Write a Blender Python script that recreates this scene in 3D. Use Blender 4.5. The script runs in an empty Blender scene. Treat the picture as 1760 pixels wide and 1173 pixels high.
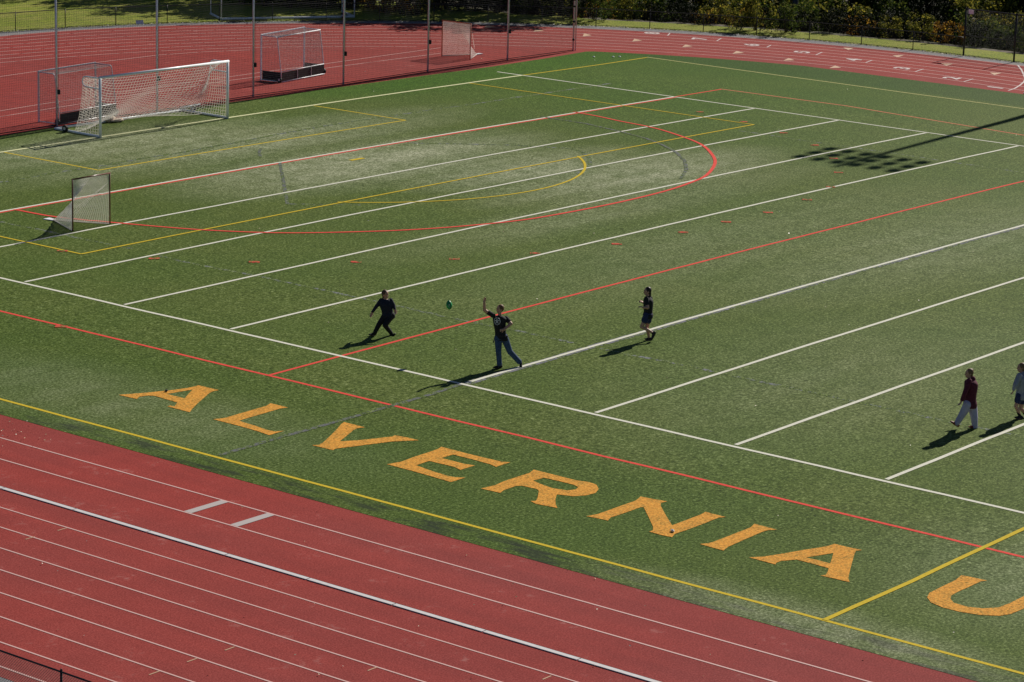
import bpy, bmesh, math, random
from mathutils import Vector, Matrix, noise
from mathutils.geometry import tessellate_polygon
rad = math.radians
SC = bpy.context.scene
COL = SC.collection
D = {"CAM":{"loc":[-58.9939,-84.8172,19.7129],"R":[[0.62437,-0.780631,0.027875],[0.166307,0.167715,0.971707],[0.763219,0.602069,-0.23454]],"F":4826.5958847494985},"KERB":[[0.0,38.995],[4.0,39.481],[8.0,39.923],[12.0,40.292],[16.0,40.59],[20.0,40.82],[24.0,40.985],[28.0,41.088],[32.0,41.132],[36.0,41.12],[40.0,41.054],[44.0,40.938],[48.0,40.775],[52.0,40.567],[56.0,40.317],[60.0,40.029],[64.0,39.704],[68.0,39.347],[72.0,38.96],[76.0,38.545],[80.0,38.328],[84.0,38.328],[88.0,38.328]],"OUT":[[0.0,48.286],[4.0,48.286],[8.0,48.673],[12.0,49.091],[16.0,49.485],[20.0,49.846],[24.0,50.166],[28.0,50.435],[32.0,50.643],[36.0,50.783],[40.0,50.845],[44.0,50.819],[48.0,50.697],[52.0,50.47],[56.0,50.129],[60.0,49.664],[64.0,49.067],[68.0,48.328],[72.0,47.439],[76.0,47.429],[80.0,47.429],[84.0,47.429],[88.0,47.429]],"FEN":[[0.0,49.205],[4.0,49.205],[8.0,49.667],[12.0,50.186],[16.0,50.641],[20.0,51.029],[24.0,51.347],[28.0,51.593],[32.0,51.763],[36.0,51.855],[40.0,51.865],[44.0,51.79],[48.0,51.628],[52.0,51.375],[56.0,51.029],[60.0,50.586],[64.0,50.044],[68.0,49.399],[72.0,48.759],[76.0,48.759],[80.0,48.759],[84.0,48.759],[88.0,48.759]],"LET":[[[[-7.442,-30.53],[-6.882,-30.829],[-6.154,-31.161],[-5.649,-31.329],[-5.352,-31.372],[-5.195,-31.357],[-5.176,-32.124],[-5.373,-32.095],[-5.572,-32.151],[-5.946,-32.354],[-6.553,-32.68],[-7.025,-32.958],[-7.366,-33.189],[-7.365,-32.334],[-7.246,-32.325],[-7.228,-32.472],[-6.884,-32.236],[-6.861,-31.822],[-6.825,-31.308],[-6.917,-31.149],[-7.17,-31.07],[-7.397,-31.193]],[[-6.461,-31.387],[-5.624,-31.558],[-6.043,-31.809],[-6.442,-32.07]]],[[[-7.438,-34.128],[-7.114,-34.268],[-6.845,-34.248],[-6.108,-34.209],[-5.481,-34.205],[-5.195,-34.096],[-5.197,-34.745],[-5.42,-34.658],[-5.655,-34.665],[-6.327,-34.688],[-6.931,-34.706],[-7.079,-34.743],[-7.128,-35.295],[-7.215,-35.904],[-7.178,-36.104],[-6.961,-36.264],[-7.549,-36.272],[-7.478,-35.839],[-7.437,-35.062]]],[[[-7.477,-37.72],[-7.339,-37.822],[-7.108,-37.763],[-6.49,-37.455],[-5.833,-37.116],[-5.483,-36.914],[-5.243,-36.817],[-5.243,-37.564],[-5.45,-37.466],[-5.651,-37.517],[-6.219,-37.772],[-6.713,-37.988],[-6.301,-38.25],[-5.635,-38.569],[-5.43,-38.667],[-5.285,-38.641],[-5.223,-38.99],[-5.212,-39.404],[-5.758,-38.977],[-6.621,-38.636],[-7.303,-38.37],[-7.443,-38.421]]],[[[-7.46,-40.264],[-7.024,-40.372],[-6.515,-40.322],[-5.984,-40.308],[-5.496,-40.287],[-5.278,-40.226],[-5.304,-41.195],[-5.276,-42.225],[-5.155,-42.412],[-5.728,-42.4],[-5.648,-42.147],[-5.618,-41.55],[-5.616,-40.898],[-6.061,-40.884],[-6.071,-41.637],[-5.991,-41.928],[-6.56,-41.923],[-6.454,-41.621],[-6.485,-40.831],[-7.018,-40.851],[-7.141,-41.53],[-7.184,-42.041],[-7.156,-42.253],[-6.999,-42.452],[-7.544,-42.436],[-7.529,-42.142],[-7.471,-41.19]]],[[[-7.468,-43.326],[-7.017,-43.397],[-6.546,-43.341],[-6.018,-43.336],[-5.573,-43.354],[-5.269,-43.253],[-5.275,-43.953],[-5.277,-44.596],[-5.184,-44.933],[-5.229,-45.194],[-5.485,-45.458],[-5.799,-45.601],[-6.124,-45.556],[-6.406,-45.369],[-6.557,-44.983],[-6.951,-45.243],[-7.234,-45.472],[-7.449,-45.696],[-7.488,-45.38],[-7.536,-45.106],[-7.448,-44.866],[-7.336,-44.948],[-7.158,-44.853],[-6.628,-44.483],[-6.538,-44.344],[-6.574,-43.893],[-6.703,-43.812],[-7.208,-43.828],[-7.422,-43.908]],[[-6.024,-43.825],[-5.652,-43.878],[-5.622,-44.314],[-5.62,-44.789],[-5.703,-44.989],[-5.895,-45.068],[-6.112,-44.964],[-6.213,-44.59],[-6.136,-44.165]]],[[[-7.498,-46.599],[-7.216,-46.69],[-6.88,-46.699],[-6.226,-46.692],[-5.646,-46.703],[-5.29,-46.596],[-5.245,-46.98],[-5.168,-47.308],[-5.369,-47.265],[-5.569,-47.396],[-6.146,-47.974],[-6.67,-48.518],[-6.076,-48.52],[-5.478,-48.524],[-5.235,-48.482],[-5.246,-49.082],[-5.403,-48.979],[-6.026,-48.99],[-6.618,-48.986],[-7.183,-48.967],[-7.433,-49.062],[-7.466,-48.752],[-7.449,-48.412],[-7.313,-48.423],[-7.075,-48.26],[-6.533,-47.74],[-5.944,-47.161],[-5.992,-47.109],[-6.437,-47.109],[-6.9,-47.104],[-7.163,-47.083],[-7.417,-47.187],[-7.451,-46.867]]],[[[-7.407,-49.829],[-7.22,-49.945],[-7.045,-49.968],[-6.302,-49.971],[-5.527,-49.982],[-5.218,-49.886],[-5.241,-50.541],[-5.415,-50.402],[-5.62,-50.374],[-6.388,-50.399],[-7.132,-50.436],[-7.43,-50.518],[-7.429,-50.172]]],[[[-7.452,-51.229],[-7.17,-51.448],[-6.685,-51.645],[-6.126,-51.839],[-5.643,-52.046],[-5.415,-52.12],[-5.235,-52.125],[-5.229,-52.498],[-5.191,-52.857],[-5.333,-52.78],[-5.54,-52.869],[-6.124,-53.167],[-6.707,-53.469],[-7.177,-53.724],[-7.384,-53.891],[-7.403,-53.515],[-7.436,-53.151],[-7.306,-53.214],[-7.1,-53.13],[-6.858,-53.007],[-6.831,-52.531],[-6.829,-52.116],[-7.163,-51.92],[-7.345,-51.913],[-7.471,-51.965],[-7.463,-51.604]],[[-6.546,-52.197],[-6.17,-52.343],[-5.825,-52.478],[-6.168,-52.656],[-6.535,-52.842],[-6.529,-52.494]]],[[[-5.219,-55.49],[-5.18,-55.803],[-5.155,-56.114],[-5.295,-56.034],[-5.837,-56.029],[-6.298,-56.016],[-6.607,-56.036],[-6.826,-56.134],[-7.017,-56.331],[-7.047,-56.681],[-6.908,-56.998],[-6.615,-57.211],[-6.203,-57.252],[-5.544,-57.253],[-4.804,-57.282],[-4.193,-57.245],[-3.935,-57.199],[-3.929,-57.505],[-3.948,-57.84],[-4.132,-57.756],[-4.692,-57.727],[-5.599,-57.71],[-6.295,-57.663],[-6.817,-57.626],[-7.104,-57.501],[-7.338,-57.169],[-7.457,-56.736],[-7.465,-56.308],[-7.341,-55.944],[-7.094,-55.707],[-6.798,-55.588],[-6.195,-55.569],[-5.613,-55.566]]]],"ARC_Y":[[31.916,-16.23],[31.303,-17.055],[30.428,-17.838],[28.848,-18.833],[27.061,-19.522],[25.665,-19.759],[24.083,-19.737],[22.668,-19.608],[21.167,-19.165],[20.1,-18.638],[18.582,-17.802],[17.786,-16.924],[17.439,-16.281]],"ARC_R":[[7.753,-9.568],[7.897,-11.337],[8.793,-13.811],[9.82,-16.244],[10.98,-18.085],[11.952,-19.175],[13.35,-20.324],[15.094,-21.517],[17.147,-22.488],[19.455,-23.228],[21.858,-23.505],[24.91,-23.614],[27.891,-23.464],[30.154,-23.089],[32.109,-22.544],[34.703,-21.173],[36.536,-19.732],[38.192,-18.047],[39.263,-16.318],[40.257,-14.125],[40.651,-11.965],[41.027,-10.358],[41.168,-8.937]],"ARC_G":[[38.952,-8.837],[38.913,-11.372],[38.313,-13.695],[37.667,-15.553],[36.798,-17.076],[35.6,-18.648],[34.263,-19.976],[32.645,-21.204],[30.687,-22.305]],"ARC_G2":[[29.046,-9.503],[32.079,-12.954],[33.128,-15.031],[32.766,-15.854],[31.79,-16.954],[30.543,-17.942],[28.615,-18.692]],"GL":[[21.664,-9.175],[19.412,-11.448],[15.573,-15.286]],"GL2":[[15.573,-15.286],[16.514,-16.337],[17.363,-17.3]],"GL3":[[23.478,-6.428],[22.806,-6.939],[21.971,-7.833]],"TICKS":[[4.124,-15.665],[5.454,-18.692],[7.41,-21.418],[9.813,-23.808],[12.517,-25.832],[15.228,-27.17],[18.517,-28.194],[21.904,-28.627],[24.656,-28.6],[27.312,-28.662],[30.618,-28.246],[33.668,-27.385],[36.745,-25.796],[39.508,-23.83],[41.826,-21.403],[43.603,-18.67],[44.857,-15.709],[45.747,-12.713],[-3.17,-23.572]],"DOTS":[[24.512,-10.692],[24.673,-14.929]],"TRI":[[[63.275,7.334],[64.414,8.095],[64.11,7.339]],[[63.778,4.341],[64.74,4.901],[64.532,4.212]],[[64.015,1.198],[65.013,1.692],[64.742,1.016]],[[63.974,-2.084],[65.073,-1.597],[64.715,-2.323]],[[63.838,-5.367],[64.902,-5.011],[64.426,-5.69]],[[63.32,-8.508],[64.411,-8.192],[63.922,-8.852]],[[70.782,-4.659],[71.134,-5.129],[70.193,-5.367]],[[70.211,-8.115],[70.767,-8.49],[69.79,-8.69]],[[69.505,-11.47],[69.901,-11.972],[68.962,-12.133]],[[68.499,-14.927],[68.797,-15.45],[67.868,-15.55]],[[62.847,10.409],[63.648,10.875],[63.573,10.202]],[[62.055,13.285],[62.756,13.69],[62.769,13.031]]],"NUM":[[67.558,5.698],[67.637,2.531],[67.79,-0.776],[67.491,-4.219],[67.109,-7.652],[66.299,-11.104],[65.171,-14.665],[63.932,-17.844]],"DASH":[[[67.335,4.524],[68.391,5.116]],[[67.639,1.45],[68.736,1.912]],[[67.615,-1.834],[68.55,-1.492]],[[67.049,-5.308],[68.314,-4.902]],[[66.628,-8.662],[67.712,-8.385]],[[65.705,-12.182],[66.904,-11.944]],[[64.443,-15.717],[65.746,-15.523]]],"WFALL":[[63.521,-18.751],[64.397,-18.624],[65.601,-18.256],[66.871,-17.792],[68.068,-17.239]],"WF2":[[72.144,-14.559],[70.607,-15.621],[68.951,-16.658],[67.867,-17.332]],"RUNB":[[[-13.809,-39.553],[-12.57,-39.547]],[[-13.818,-41.069],[-12.606,-41.074]]],"LINEA":[[26.519,15.353],[28.842,15.586],[32.409,15.893],[35.861,16.211],[39.849,16.277],[42.51,15.728],[45.063,14.751]],"RW1":[[20.02,7.78],[22.063,7.87],[24.636,8.11],[38.705,8.735],[44.153,8.848],[53.615,9.354]],"RW2":[[19.016,6.61],[21.018,6.681],[36.152,7.807],[42.981,7.781],[51.889,7.903]],"POLES":[[21.168,3.256],[27.06,3.276],[33.466,3.599],[39.564,3.551],[46.124,3.878],[52.761,4.169],[58.181,4.086]],"PPL":{"throw":{"loc":[2.319,-36.351,0.072],"J":{"head":[-0.182,0.23,1.707],"neck":[-0.179,0.227,1.544],"shR":[-0.336,0.345,1.529],"elR":[-0.569,0.479,1.699],"wrR":[-0.618,0.46,1.956],"haR":[-0.612,0.421,2.066],"shL":[-0.027,0.115,1.433],"elL":[-0.041,-0.077,1.309],"wrL":[-0.271,-0.011,1.167],"haL":[-0.375,0.055,1.146],"chest":[-0.186,0.236,1.365],"waist":[-0.162,0.205,1.049],"hipR":[-0.197,0.25,0.867],"hipL":[-0.086,0.109,0.873],"knR":[-0.28,0.162,0.505],"anR":[-0.241,0.144,0.13],"toR":[-0.396,0.211,0.024],"heR":[-0.194,0.117,0.031],"knL":[0.053,0.013,0.462],"anL":[0.279,-0.16,0.155],"heL":[0.312,-0.202,0.114],"toL":[0.257,-0.245,-0.011]}},"run":{"loc":[2.698,-31.228,0.075],"J":{"head":[0.034,-0.043,1.259],"neck":[0.039,-0.049,1.119],"shR":[-0.057,0.039,1.084],"elR":[-0.171,0.136,0.885],"wrR":[-0.28,0.193,0.723],"haR":[-0.316,0.206,0.641],"shL":[0.172,-0.137,1.076],"elL":[0.195,-0.247,0.92],"wrL":[0.138,-0.337,0.828],"haL":[0.132,-0.361,0.769],"chest":[0.05,-0.063,0.945],"waist":[0.078,-0.098,0.734],"hipR":[0.047,-0.059,0.616],"hipL":[0.149,-0.19,0.621],"knR":[-0.11,0.059,0.356],"anR":[-0.153,0.194,0.063],"toR":[-0.318,0.241,0.029],"heR":[-0.122,0.187,-0.001],"knL":[-0.152,-0.211,0.376],"anL":[0.193,-0.164,0.066],"heL":[0.219,-0.117,-0.043],"toL":[0.223,-0.282,0.055]}},"woman":{"loc":[7.738,-37.345,0.107],"J":{"head":[-0.042,0.053,1.513],"neck":[-0.024,0.031,1.386],"shR":[-0.193,-0.029,1.327],"elR":[-0.226,-0.118,1.073],"wrR":[-0.362,-0.058,1.086],"haR":[-0.428,-0.007,1.115],"shL":[0.155,0.079,1.268],"elL":[0.193,0.159,1.001],"wrL":[0.058,0.249,1.118],"haL":[-0.028,0.278,1.166],"chest":[-0.014,0.018,1.167],"waist":[-0.012,0.015,0.894],"hipR":[-0.098,-0.021,0.804],"hipL":[0.077,0.048,0.77],"knR":[-0.205,0.098,0.446],"anR":[0.009,-0.157,0.275],"heR":[0.051,-0.21,0.269],"toR":[0.001,-0.147,0.068],"knL":[0.018,0.058,0.374],"anL":[0.089,0.016,0.067],"heL":[0.129,-0.034,0.005],"toL":[0.0,0.08,0.007]}},"maroon":{"loc":[5.709,-49.325,0.095],"J":{"head":[0.009,-0.011,1.526],"neck":[0.047,-0.059,1.4],"shR":[-0.139,-0.114,1.362],"elR":[-0.254,-0.081,1.063],"wrR":[-0.303,-0.02,0.841],"haR":[-0.324,0.007,0.758],"shL":[0.246,-0.021,1.288],"elL":[0.329,-0.013,0.969],"wrL":[0.296,0.029,0.775],"haL":[0.279,0.05,0.691],"chest":[0.059,-0.074,1.195],"waist":[0.056,-0.071,0.866],"hipR":[-0.058,-0.088,0.698],"hipL":[0.185,-0.074,0.649],"knR":[-0.125,0.029,0.414],"anR":[-0.182,0.149,0.154],"toR":[-0.297,0.247,0.199],"heR":[-0.158,0.119,0.095],"knL":[0.192,-0.162,0.307],"anL":[0.239,-0.174,0.038],"heL":[0.262,-0.203,-0.044],"toL":[0.153,-0.113,-0.032]}},"grey":{"loc":[7.719,-49.947,0.107],"J":{"head":[-0.073,0.092,1.421],"neck":[-0.047,0.059,1.283],"shR":[-0.255,0.033,1.242],"elR":[-0.401,0.056,1.015],"wrR":[-0.42,0.08,0.876],"haR":[-0.424,0.102,0.8],"shL":[0.169,0.077,1.163],"elL":[0.277,0.053,0.891],"wrL":[0.233,0.06,0.702],"haL":[0.201,0.068,0.637],"chest":[-0.036,0.046,1.033],"waist":[-0.033,0.042,0.783],"hipR":[-0.15,0.029,0.654],"hipL":[0.088,0.049,0.605],"knR":[-0.219,0.084,0.364],"anR":[-0.071,0.01,0.056],"toR":[-0.175,0.093,0.019],"heR":[-0.044,-0.025,0.002],"knL":[0.062,0.083,0.255],"anL":[0.171,-0.056,0.05],"heL":[0.212,-0.108,0.071],"toL":[0.168,-0.051,-0.054]}}},"BALL":[2.272,-34.126,1.556]}

# ---------------------------------------------------------------- camera, sky, sun, exposure
cm = D['CAM']
cam = bpy.data.cameras.new('camera'); camo = bpy.data.objects.new('camera', cam); COL.objects.link(camo)
R, U, Fw = [Vector(v) for v in cm['R']]
M = Matrix(((R.x, U.x, -Fw.x), (R.y, U.y, -Fw.y), (R.z, U.z, -Fw.z))).to_4x4()
M.translation = Vector(cm['loc'])
camo.matrix_world = M
cam.sensor_width = 36; cam.lens = cm['F'] / 1760 * 36
cam.clip_start = 1; cam.clip_end = 3000
SC.camera = camo
SUN_AZ, SUN_EL = 5.0, 33.0
w = bpy.data.worlds.new('World'); SC.world = w; w.use_nodes = True
nt = w.node_tree; bg = nt.nodes['Background']
sky = nt.nodes.new('ShaderNodeTexSky'); sky.sky_type = 'NISHITA'; sky.sun_disc = False; sky.air_density = .55; sky.dust_density = .25; sky.ozone_density = 2.5; sky.altitude = 200
sky.sun_elevation = rad(SUN_EL); sky.sun_rotation = rad(90 - SUN_AZ)
nt.links.new(sky.outputs[0], bg.inputs[0]); bg.inputs[1].default_value = 0.05
sl = bpy.data.lights.new('sun', 'SUN'); sl.energy = 5.0; sl.angle = rad(0.45); sl.color = (1, 0.94, 0.84)
so = bpy.data.objects.new('sun', sl); COL.objects.link(so)
sd = Vector((math.cos(rad(SUN_EL)) * math.cos(rad(SUN_AZ)), math.cos(rad(SUN_EL)) * math.sin(rad(SUN_AZ)), math.sin(rad(SUN_EL))))
so.rotation_euler = sd.to_track_quat('Z', 'Y').to_euler()
SC.view_settings.view_transform = 'Standard'; SC.view_settings.look = 'None'
SC.view_settings.exposure = 0.1; SC.view_settings.gamma = 1
SC.render.resolution_x = 1024; SC.render.resolution_y = 682
SC.render.engine = 'CYCLES'
RT = Vector((R.x, R.y, 0)).normalized(); FW = Vector((Fw.x, Fw.y, 0)).normalized()

# ---------------------------------------------------------------- helpers
W = 48.77
def zc(x):                                  # crown of the playing field
    t = (x - W / 2) / (W / 2 + 6)
    return max(0.0, 0.153 * (1 - t * t))
def tag(o, label=None, cat=None, group=None, kind=None):
    if label: o['label'] = label
    if cat: o['category'] = cat
    if group: o['group'] = group
    if kind: o['kind'] = kind
    return o
def empty(name, loc, rz=0):
    o = bpy.data.objects.new(name, None); COL.objects.link(o); o.location = loc; o.rotation_euler = (0, 0, rz)
    o.empty_display_size = 0.3
    return o
class MB:
    def __init__(s): s.v = []; s.f = []
    def add(s, vs, fs):
        n = len(s.v); s.v += [tuple(v) for v in vs]; s.f += [tuple(i + n for i in f) for f in fs]
    def box(s, c, sx, sy, sz, rz=0, M=None):
        vs = []
        for dz in (-.5, .5):
            for dx, dy in ((-.5, -.5), (.5, -.5), (.5, .5), (-.5, .5)):
                vs.append(Vector((dx * sx, dy * sy, dz * sz)))
        m = M or Matrix.Rotation(rz, 3, 'Z')
        vs = [m @ v + Vector(c) for v in vs]
        s.add(vs, [(3, 2, 1, 0), (4, 5, 6, 7), (0, 1, 5, 4), (1, 2, 6, 5), (2, 3, 7, 6), (3, 0, 4, 7)])
    def tube(s, pts, r, n=8, caps=True, r2=None, closed=False):
        pts = [Vector(p) for p in pts]; N = len(pts); rings = []
        up = None
        for i, p in enumerate(pts):
            d = (pts[min(i + 1, N - 1)] - pts[max(i - 1, 0)])
            if d.length < 1e-9: d = Vector((0, 0, 1))
            d.normalize()
            if up is None:
                up = Vector((0, 0, 1)) if abs(d.z) < .9 else Vector((1, 0, 0))
            a = d.cross(up); a.normalize(); b = a.cross(d); up = b
            rr = r if r2 is None else r + (r2 - r) * i / max(1, N - 1)
            rings.append([p + (a * math.cos(t) + b * math.sin(t)) * rr for t in [2 * math.pi * (k + .5) / n for k in range(n)]])
        vs = [v for ring in rings for v in ring]; fs = []
        for i in range(N - 1):
            for k in range(n):
                k2 = (k + 1) % n
                fs.append((i * n + k, i * n + k2, (i + 1) * n + k2, (i + 1) * n + k))
        if caps:
            fs.append(tuple(range(n))[::-1]); fs.append(tuple((N - 1) * n + k for k in range(n)))
        s.add(vs, fs)
    def build(s, name, mat, parent=None, smooth=False):
        me = bpy.data.meshes.new(name); me.from_pydata(s.v, [], s.f); me.update()
        if mat: me.materials.append(mat)
        if smooth:
            me.polygons.foreach_set('use_smooth', [True] * len(me.polygons))
        o = bpy.data.objects.new(name, me); COL.objects.link(o)
        if parent: o.parent = parent
        return o
def interp(T, a):
    if a <= T[0][0]: return T[0][1]
    for (a0, r0), (a1, r1) in zip(T, T[1:]):
        if a <= a1:
            t = (a - a0) / (a1 - a0); t = t
            return r0 + (r1 - r0) * t
    return T[-1][1]
BC = (24.0, -18.5)
def curve_pts(f, a0=0, a1=150, step=1.0):    # f in 0..1 from kerb to outer edge, >1 beyond
    out = []; a = a0
    while a <= a1 + 1e-6:
        k = interp(D['KERB'], a); o = interp(D['OUT'], a); r = k + (o - k) * f
        out.append((BC[0] + r * math.cos(rad(a)), BC[1] + r * math.sin(rad(a)))); a += step
    return out
def offset_curve(T, off=0, a0=0, a1=150, step=1.0):
    out = []; a = a0
    while a <= a1 + 1e-6:
        r = interp(T, a) + off
        out.append((BC[0] + r * math.cos(rad(a)), BC[1] + r * math.sin(rad(a)))); a += step
    return out

# ---------------------------------------------------------------- materials
def newmat(name):
    m = bpy.data.materials.new(name); m.use_nodes = True
    return m, m.node_tree, m.node_tree.nodes['Principled BSDF']
def N(nt, t, **kw):
    n = nt.nodes.new(t)
    for k, v in kw.items():
        if k.startswith('i_'): n.inputs[k[2:].replace('_', ' ')].default_value = v
        else: setattr(n, k, v)
    return n
def ramp(nt, fac, stops):
    r = nt.nodes.new('ShaderNodeValToRGB'); e = r.color_ramp.elements
    while len(e) < len(stops): e.new(0.5)
    for el, (p, c) in zip(e, stops):
        el.position = p; el.color = c if len(c) == 4 else (*c, 1)
    nt.links.new(fac, r.inputs[0]); return r.outputs[0]
def mix(nt, fac, a, b, mode='MIX'):
    m = nt.nodes.new('ShaderNodeMix'); m.data_type = 'RGBA'; m.blend_type = mode
    for sock, v in ((m.inputs['Factor'], fac), (m.inputs[6], a), (m.inputs[7], b)):
        if isinstance(v, (int, float)): sock.default_value = v
        elif isinstance(v, tuple): sock.default_value = v if len(v) == 4 else (*v, 1)
        else: nt.links.new(v, sock)
    return m.outputs[2]
def math_(nt, op, a, b=0.0, c=None, clamp=False):
    m = nt.nodes.new('ShaderNodeMath'); m.operation = op; m.use_clamp = clamp
    for i, v in enumerate((a, b) if c is None else (a, b, c)):
        if isinstance(v, (int, float)): m.inputs[i].default_value = v
        else: nt.links.new(v, m.inputs[i])
    return m.outputs[0]
def pos(nt, scale=(1, 1, 1)):
    g = nt.nodes.new('ShaderNodeNewGeometry'); m = nt.nodes.new('ShaderNodeMapping'); m.inputs['Scale'].default_value = scale
    nt.links.new(g.outputs['Position'], m.inputs[0]); return m.outputs[0]
def noise_(nt, vec, scale, detail=2, rough=.5):
    n = nt.nodes.new('ShaderNodeTexNoise'); n.inputs['Scale'].default_value = scale; n.inputs['Detail'].default_value = detail
    n.inputs['Roughness'].default_value = rough; nt.links.new(vec, n.inputs[0]); return n.outputs[0]
def simple(name, col, rough=.6, metal=0, var=.12, vs=6.0, spec=.3):
    m, nt, b = newmat(name)
    tc = nt.nodes.new('ShaderNodeTexCoord')
    n = noise_(nt, tc.outputs['Object'], vs, 3)
    c = ramp(nt, n, [(.3, tuple(x * (1 - var) for x in col)), (.7, tuple(min(1, x * (1 + var)) for x in col))])
    nt.links.new(c, b.inputs['Base Color']); b.inputs['Roughness'].default_value = rough; b.inputs['Metallic'].default_value = metal
    b.inputs['Specular IOR Level'].default_value = spec
    return m
WEAR_SHEEN = [(24.4, -11.5, 9, 3.6, 1), (30, -20.5, 8, 2.8, .9), (20, -1.5, 8, 3.0, .75), (24, -5, 12, 3, .7), (28, -16.5, 6, 2.5, .9), (24, -24, 12, 2, .35),
        (27, -36, 12, 4, .3), (22, -31, 14, 4, .22), (-8, -31, 2.5, 8, .28), (-10.3, -55, 1.2, 5, .55), (-4, -57, 4, 4, .3), (8, -44, 9, 5, .18), (12, -55, 9, 5, .2)]  # worn turf patches; their backlit sheen is put into the pale colour
def turf_color(nt):
    p = pos(nt)
    f1 = noise_(nt, p, 9, 4, .95); f2 = noise_(nt, p, 15, 2, .8)
    fine = math_(nt, 'ADD', math_(nt, 'MULTIPLY', f1, .55), math_(nt, 'MULTIPLY', f2, .45))
    mid = noise_(nt, p, 1.3, 4, .65)
    big = noise_(nt, p, .16, 3, .55)
    streak = noise_(nt, pos(nt, (.10, 1.0, 1)), .9, 3, .5)
    base = ramp(nt, fine, [(.37, (.020, .034, .003)), (.46, (.053, .084, .012)), (.54, (.104, .148, .030)), (.65, (.285, .345, .145))])  # bright end of the ramp puts turf glints into the colour
    tone = mix(nt, ramp(nt, big, [(.38, (0, 0, 0)), (.62, (1, 1, 1))]), (.92, .97, .88), (1.07, 1.03, 1.04))
    c = mix(nt, 1.0, base, tone, 'MULTIPLY')
    tone2 = ramp(nt, mid, [(.3, (.88, .90, .88)), (.7, (1.10, 1.08, 1.10))])
    c = mix(nt, 1.0, c, tone2, 'MULTIPLY')
    tot = None
    g = nt.nodes.new('ShaderNodeNewGeometry'); sp = nt.nodes.new('ShaderNodeSeparateXYZ'); nt.links.new(g.outputs['Position'], sp.inputs[0])
    # darker, cooler near margin; fresher green far corner; slight tone per carpet roll
    def smooth(v, a, b):
        m = nt.nodes.new('ShaderNodeMapRange'); m.interpolation_type = 'SMOOTHSTEP'; nt.links.new(v, m.inputs[0]); m.inputs[1].default_value = a; m.inputs[2].default_value = b; return m.outputs[0]
    c = mix(nt, 1.0, c, mix(nt, smooth(sp.outputs[0], -2.2, -4.2), (1, 1, 1), (.86, .92, .84)), 'MULTIPLY')
    wn = nt.nodes.new('ShaderNodeTexWhiteNoise'); wn.noise_dimensions = '1D'; nt.links.new(math_(nt, 'FLOOR', math_(nt, 'DIVIDE', sp.outputs[1], 4.572)), wn.inputs['W'])
    c = mix(nt, 1.0, c, mix(nt, wn.outputs['Value'], (.955, .965, .94), (1.04, 1.03, 1.04)), 'MULTIPLY')
    fresh = math_(nt, 'MULTIPLY', smooth(sp.outputs[0], 34, 46), smooth(sp.outputs[1], -26, -8))
    c = mix(nt, 1.0, c, mix(nt, fresh, (1, 1, 1), (.80, .97, .62)), 'MULTIPLY')
    fresh2 = math_(nt, 'MULTIPLY', smooth(sp.outputs[0], 30, 38), smooth(sp.outputs[1], -1.5, 1.5))
    c = mix(nt, 1.0, c, mix(nt, fresh2, (1, 1, 1), (.72, .95, .55)), 'MULTIPLY')
    c = mix(nt, 1.0, c, mix(nt, smooth(sp.outputs[0], 58.9, 59.8), (1, 1, 1), (.72, .80, .95)), 'MULTIPLY')
    # rubber infill washed out along the near edge
    ed = math_(nt, 'MULTIPLY', smooth(sp.outputs[0], -10.05, -10.3), ramp(nt, noise_(nt, pos(nt, (1.6, .35, 1)), 1.3, 4, .65), [(.46, (0, 0, 0)), (.62, (.8, .8, .8))]))
    c = mix(nt, ed, c, (.020, .026, .018))
    for (x, y, a, b, s) in WEAR_SHEEN:
        dx = math_(nt, 'DIVIDE', math_(nt, 'SUBTRACT', sp.outputs[0], x), a); dy = math_(nt, 'DIVIDE', math_(nt, 'SUBTRACT', sp.outputs[1], y), b)
        d = math_(nt, 'SQRT', math_(nt, 'ADD', math_(nt, 'MULTIPLY', dx, dx), math_(nt, 'MULTIPLY', dy, dy)))
        v = math_(nt, 'MULTIPLY', math_(nt, 'SUBTRACT', 1.35, d, clamp=True), s)
        tot = v if tot is None else math_(nt, 'MAXIMUM', tot, v)
    st = math_(nt, 'MULTIPLY', ramp(nt, streak, [(.3, (.5, .5, .5)), (.65, (1, 1, 1))]), tot)
    st = math_(nt, 'MULTIPLY', st, ramp(nt, mid, [(.28, (.4, .4, .4)), (.6, (1, 1, 1))]))
    pale = ramp(nt, fine, [(.37, (.09, .105, .05)), (.48, (.24, .26, .15)), (.62, (.66, .67, .50))])
    c = mix(nt, math_(nt, 'MULTIPLY', st, 1.0, clamp=True), c, pale)
    return c, fine
def turf_mat():
    m, nt, b = newmat('artificial_turf')
    c, fine = turf_color(nt)
    nt.links.new(c, b.inputs['Base Color']); b.inputs['Roughness'].default_value = .7; b.inputs['Specular IOR Level'].default_value = .04
    return m
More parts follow.
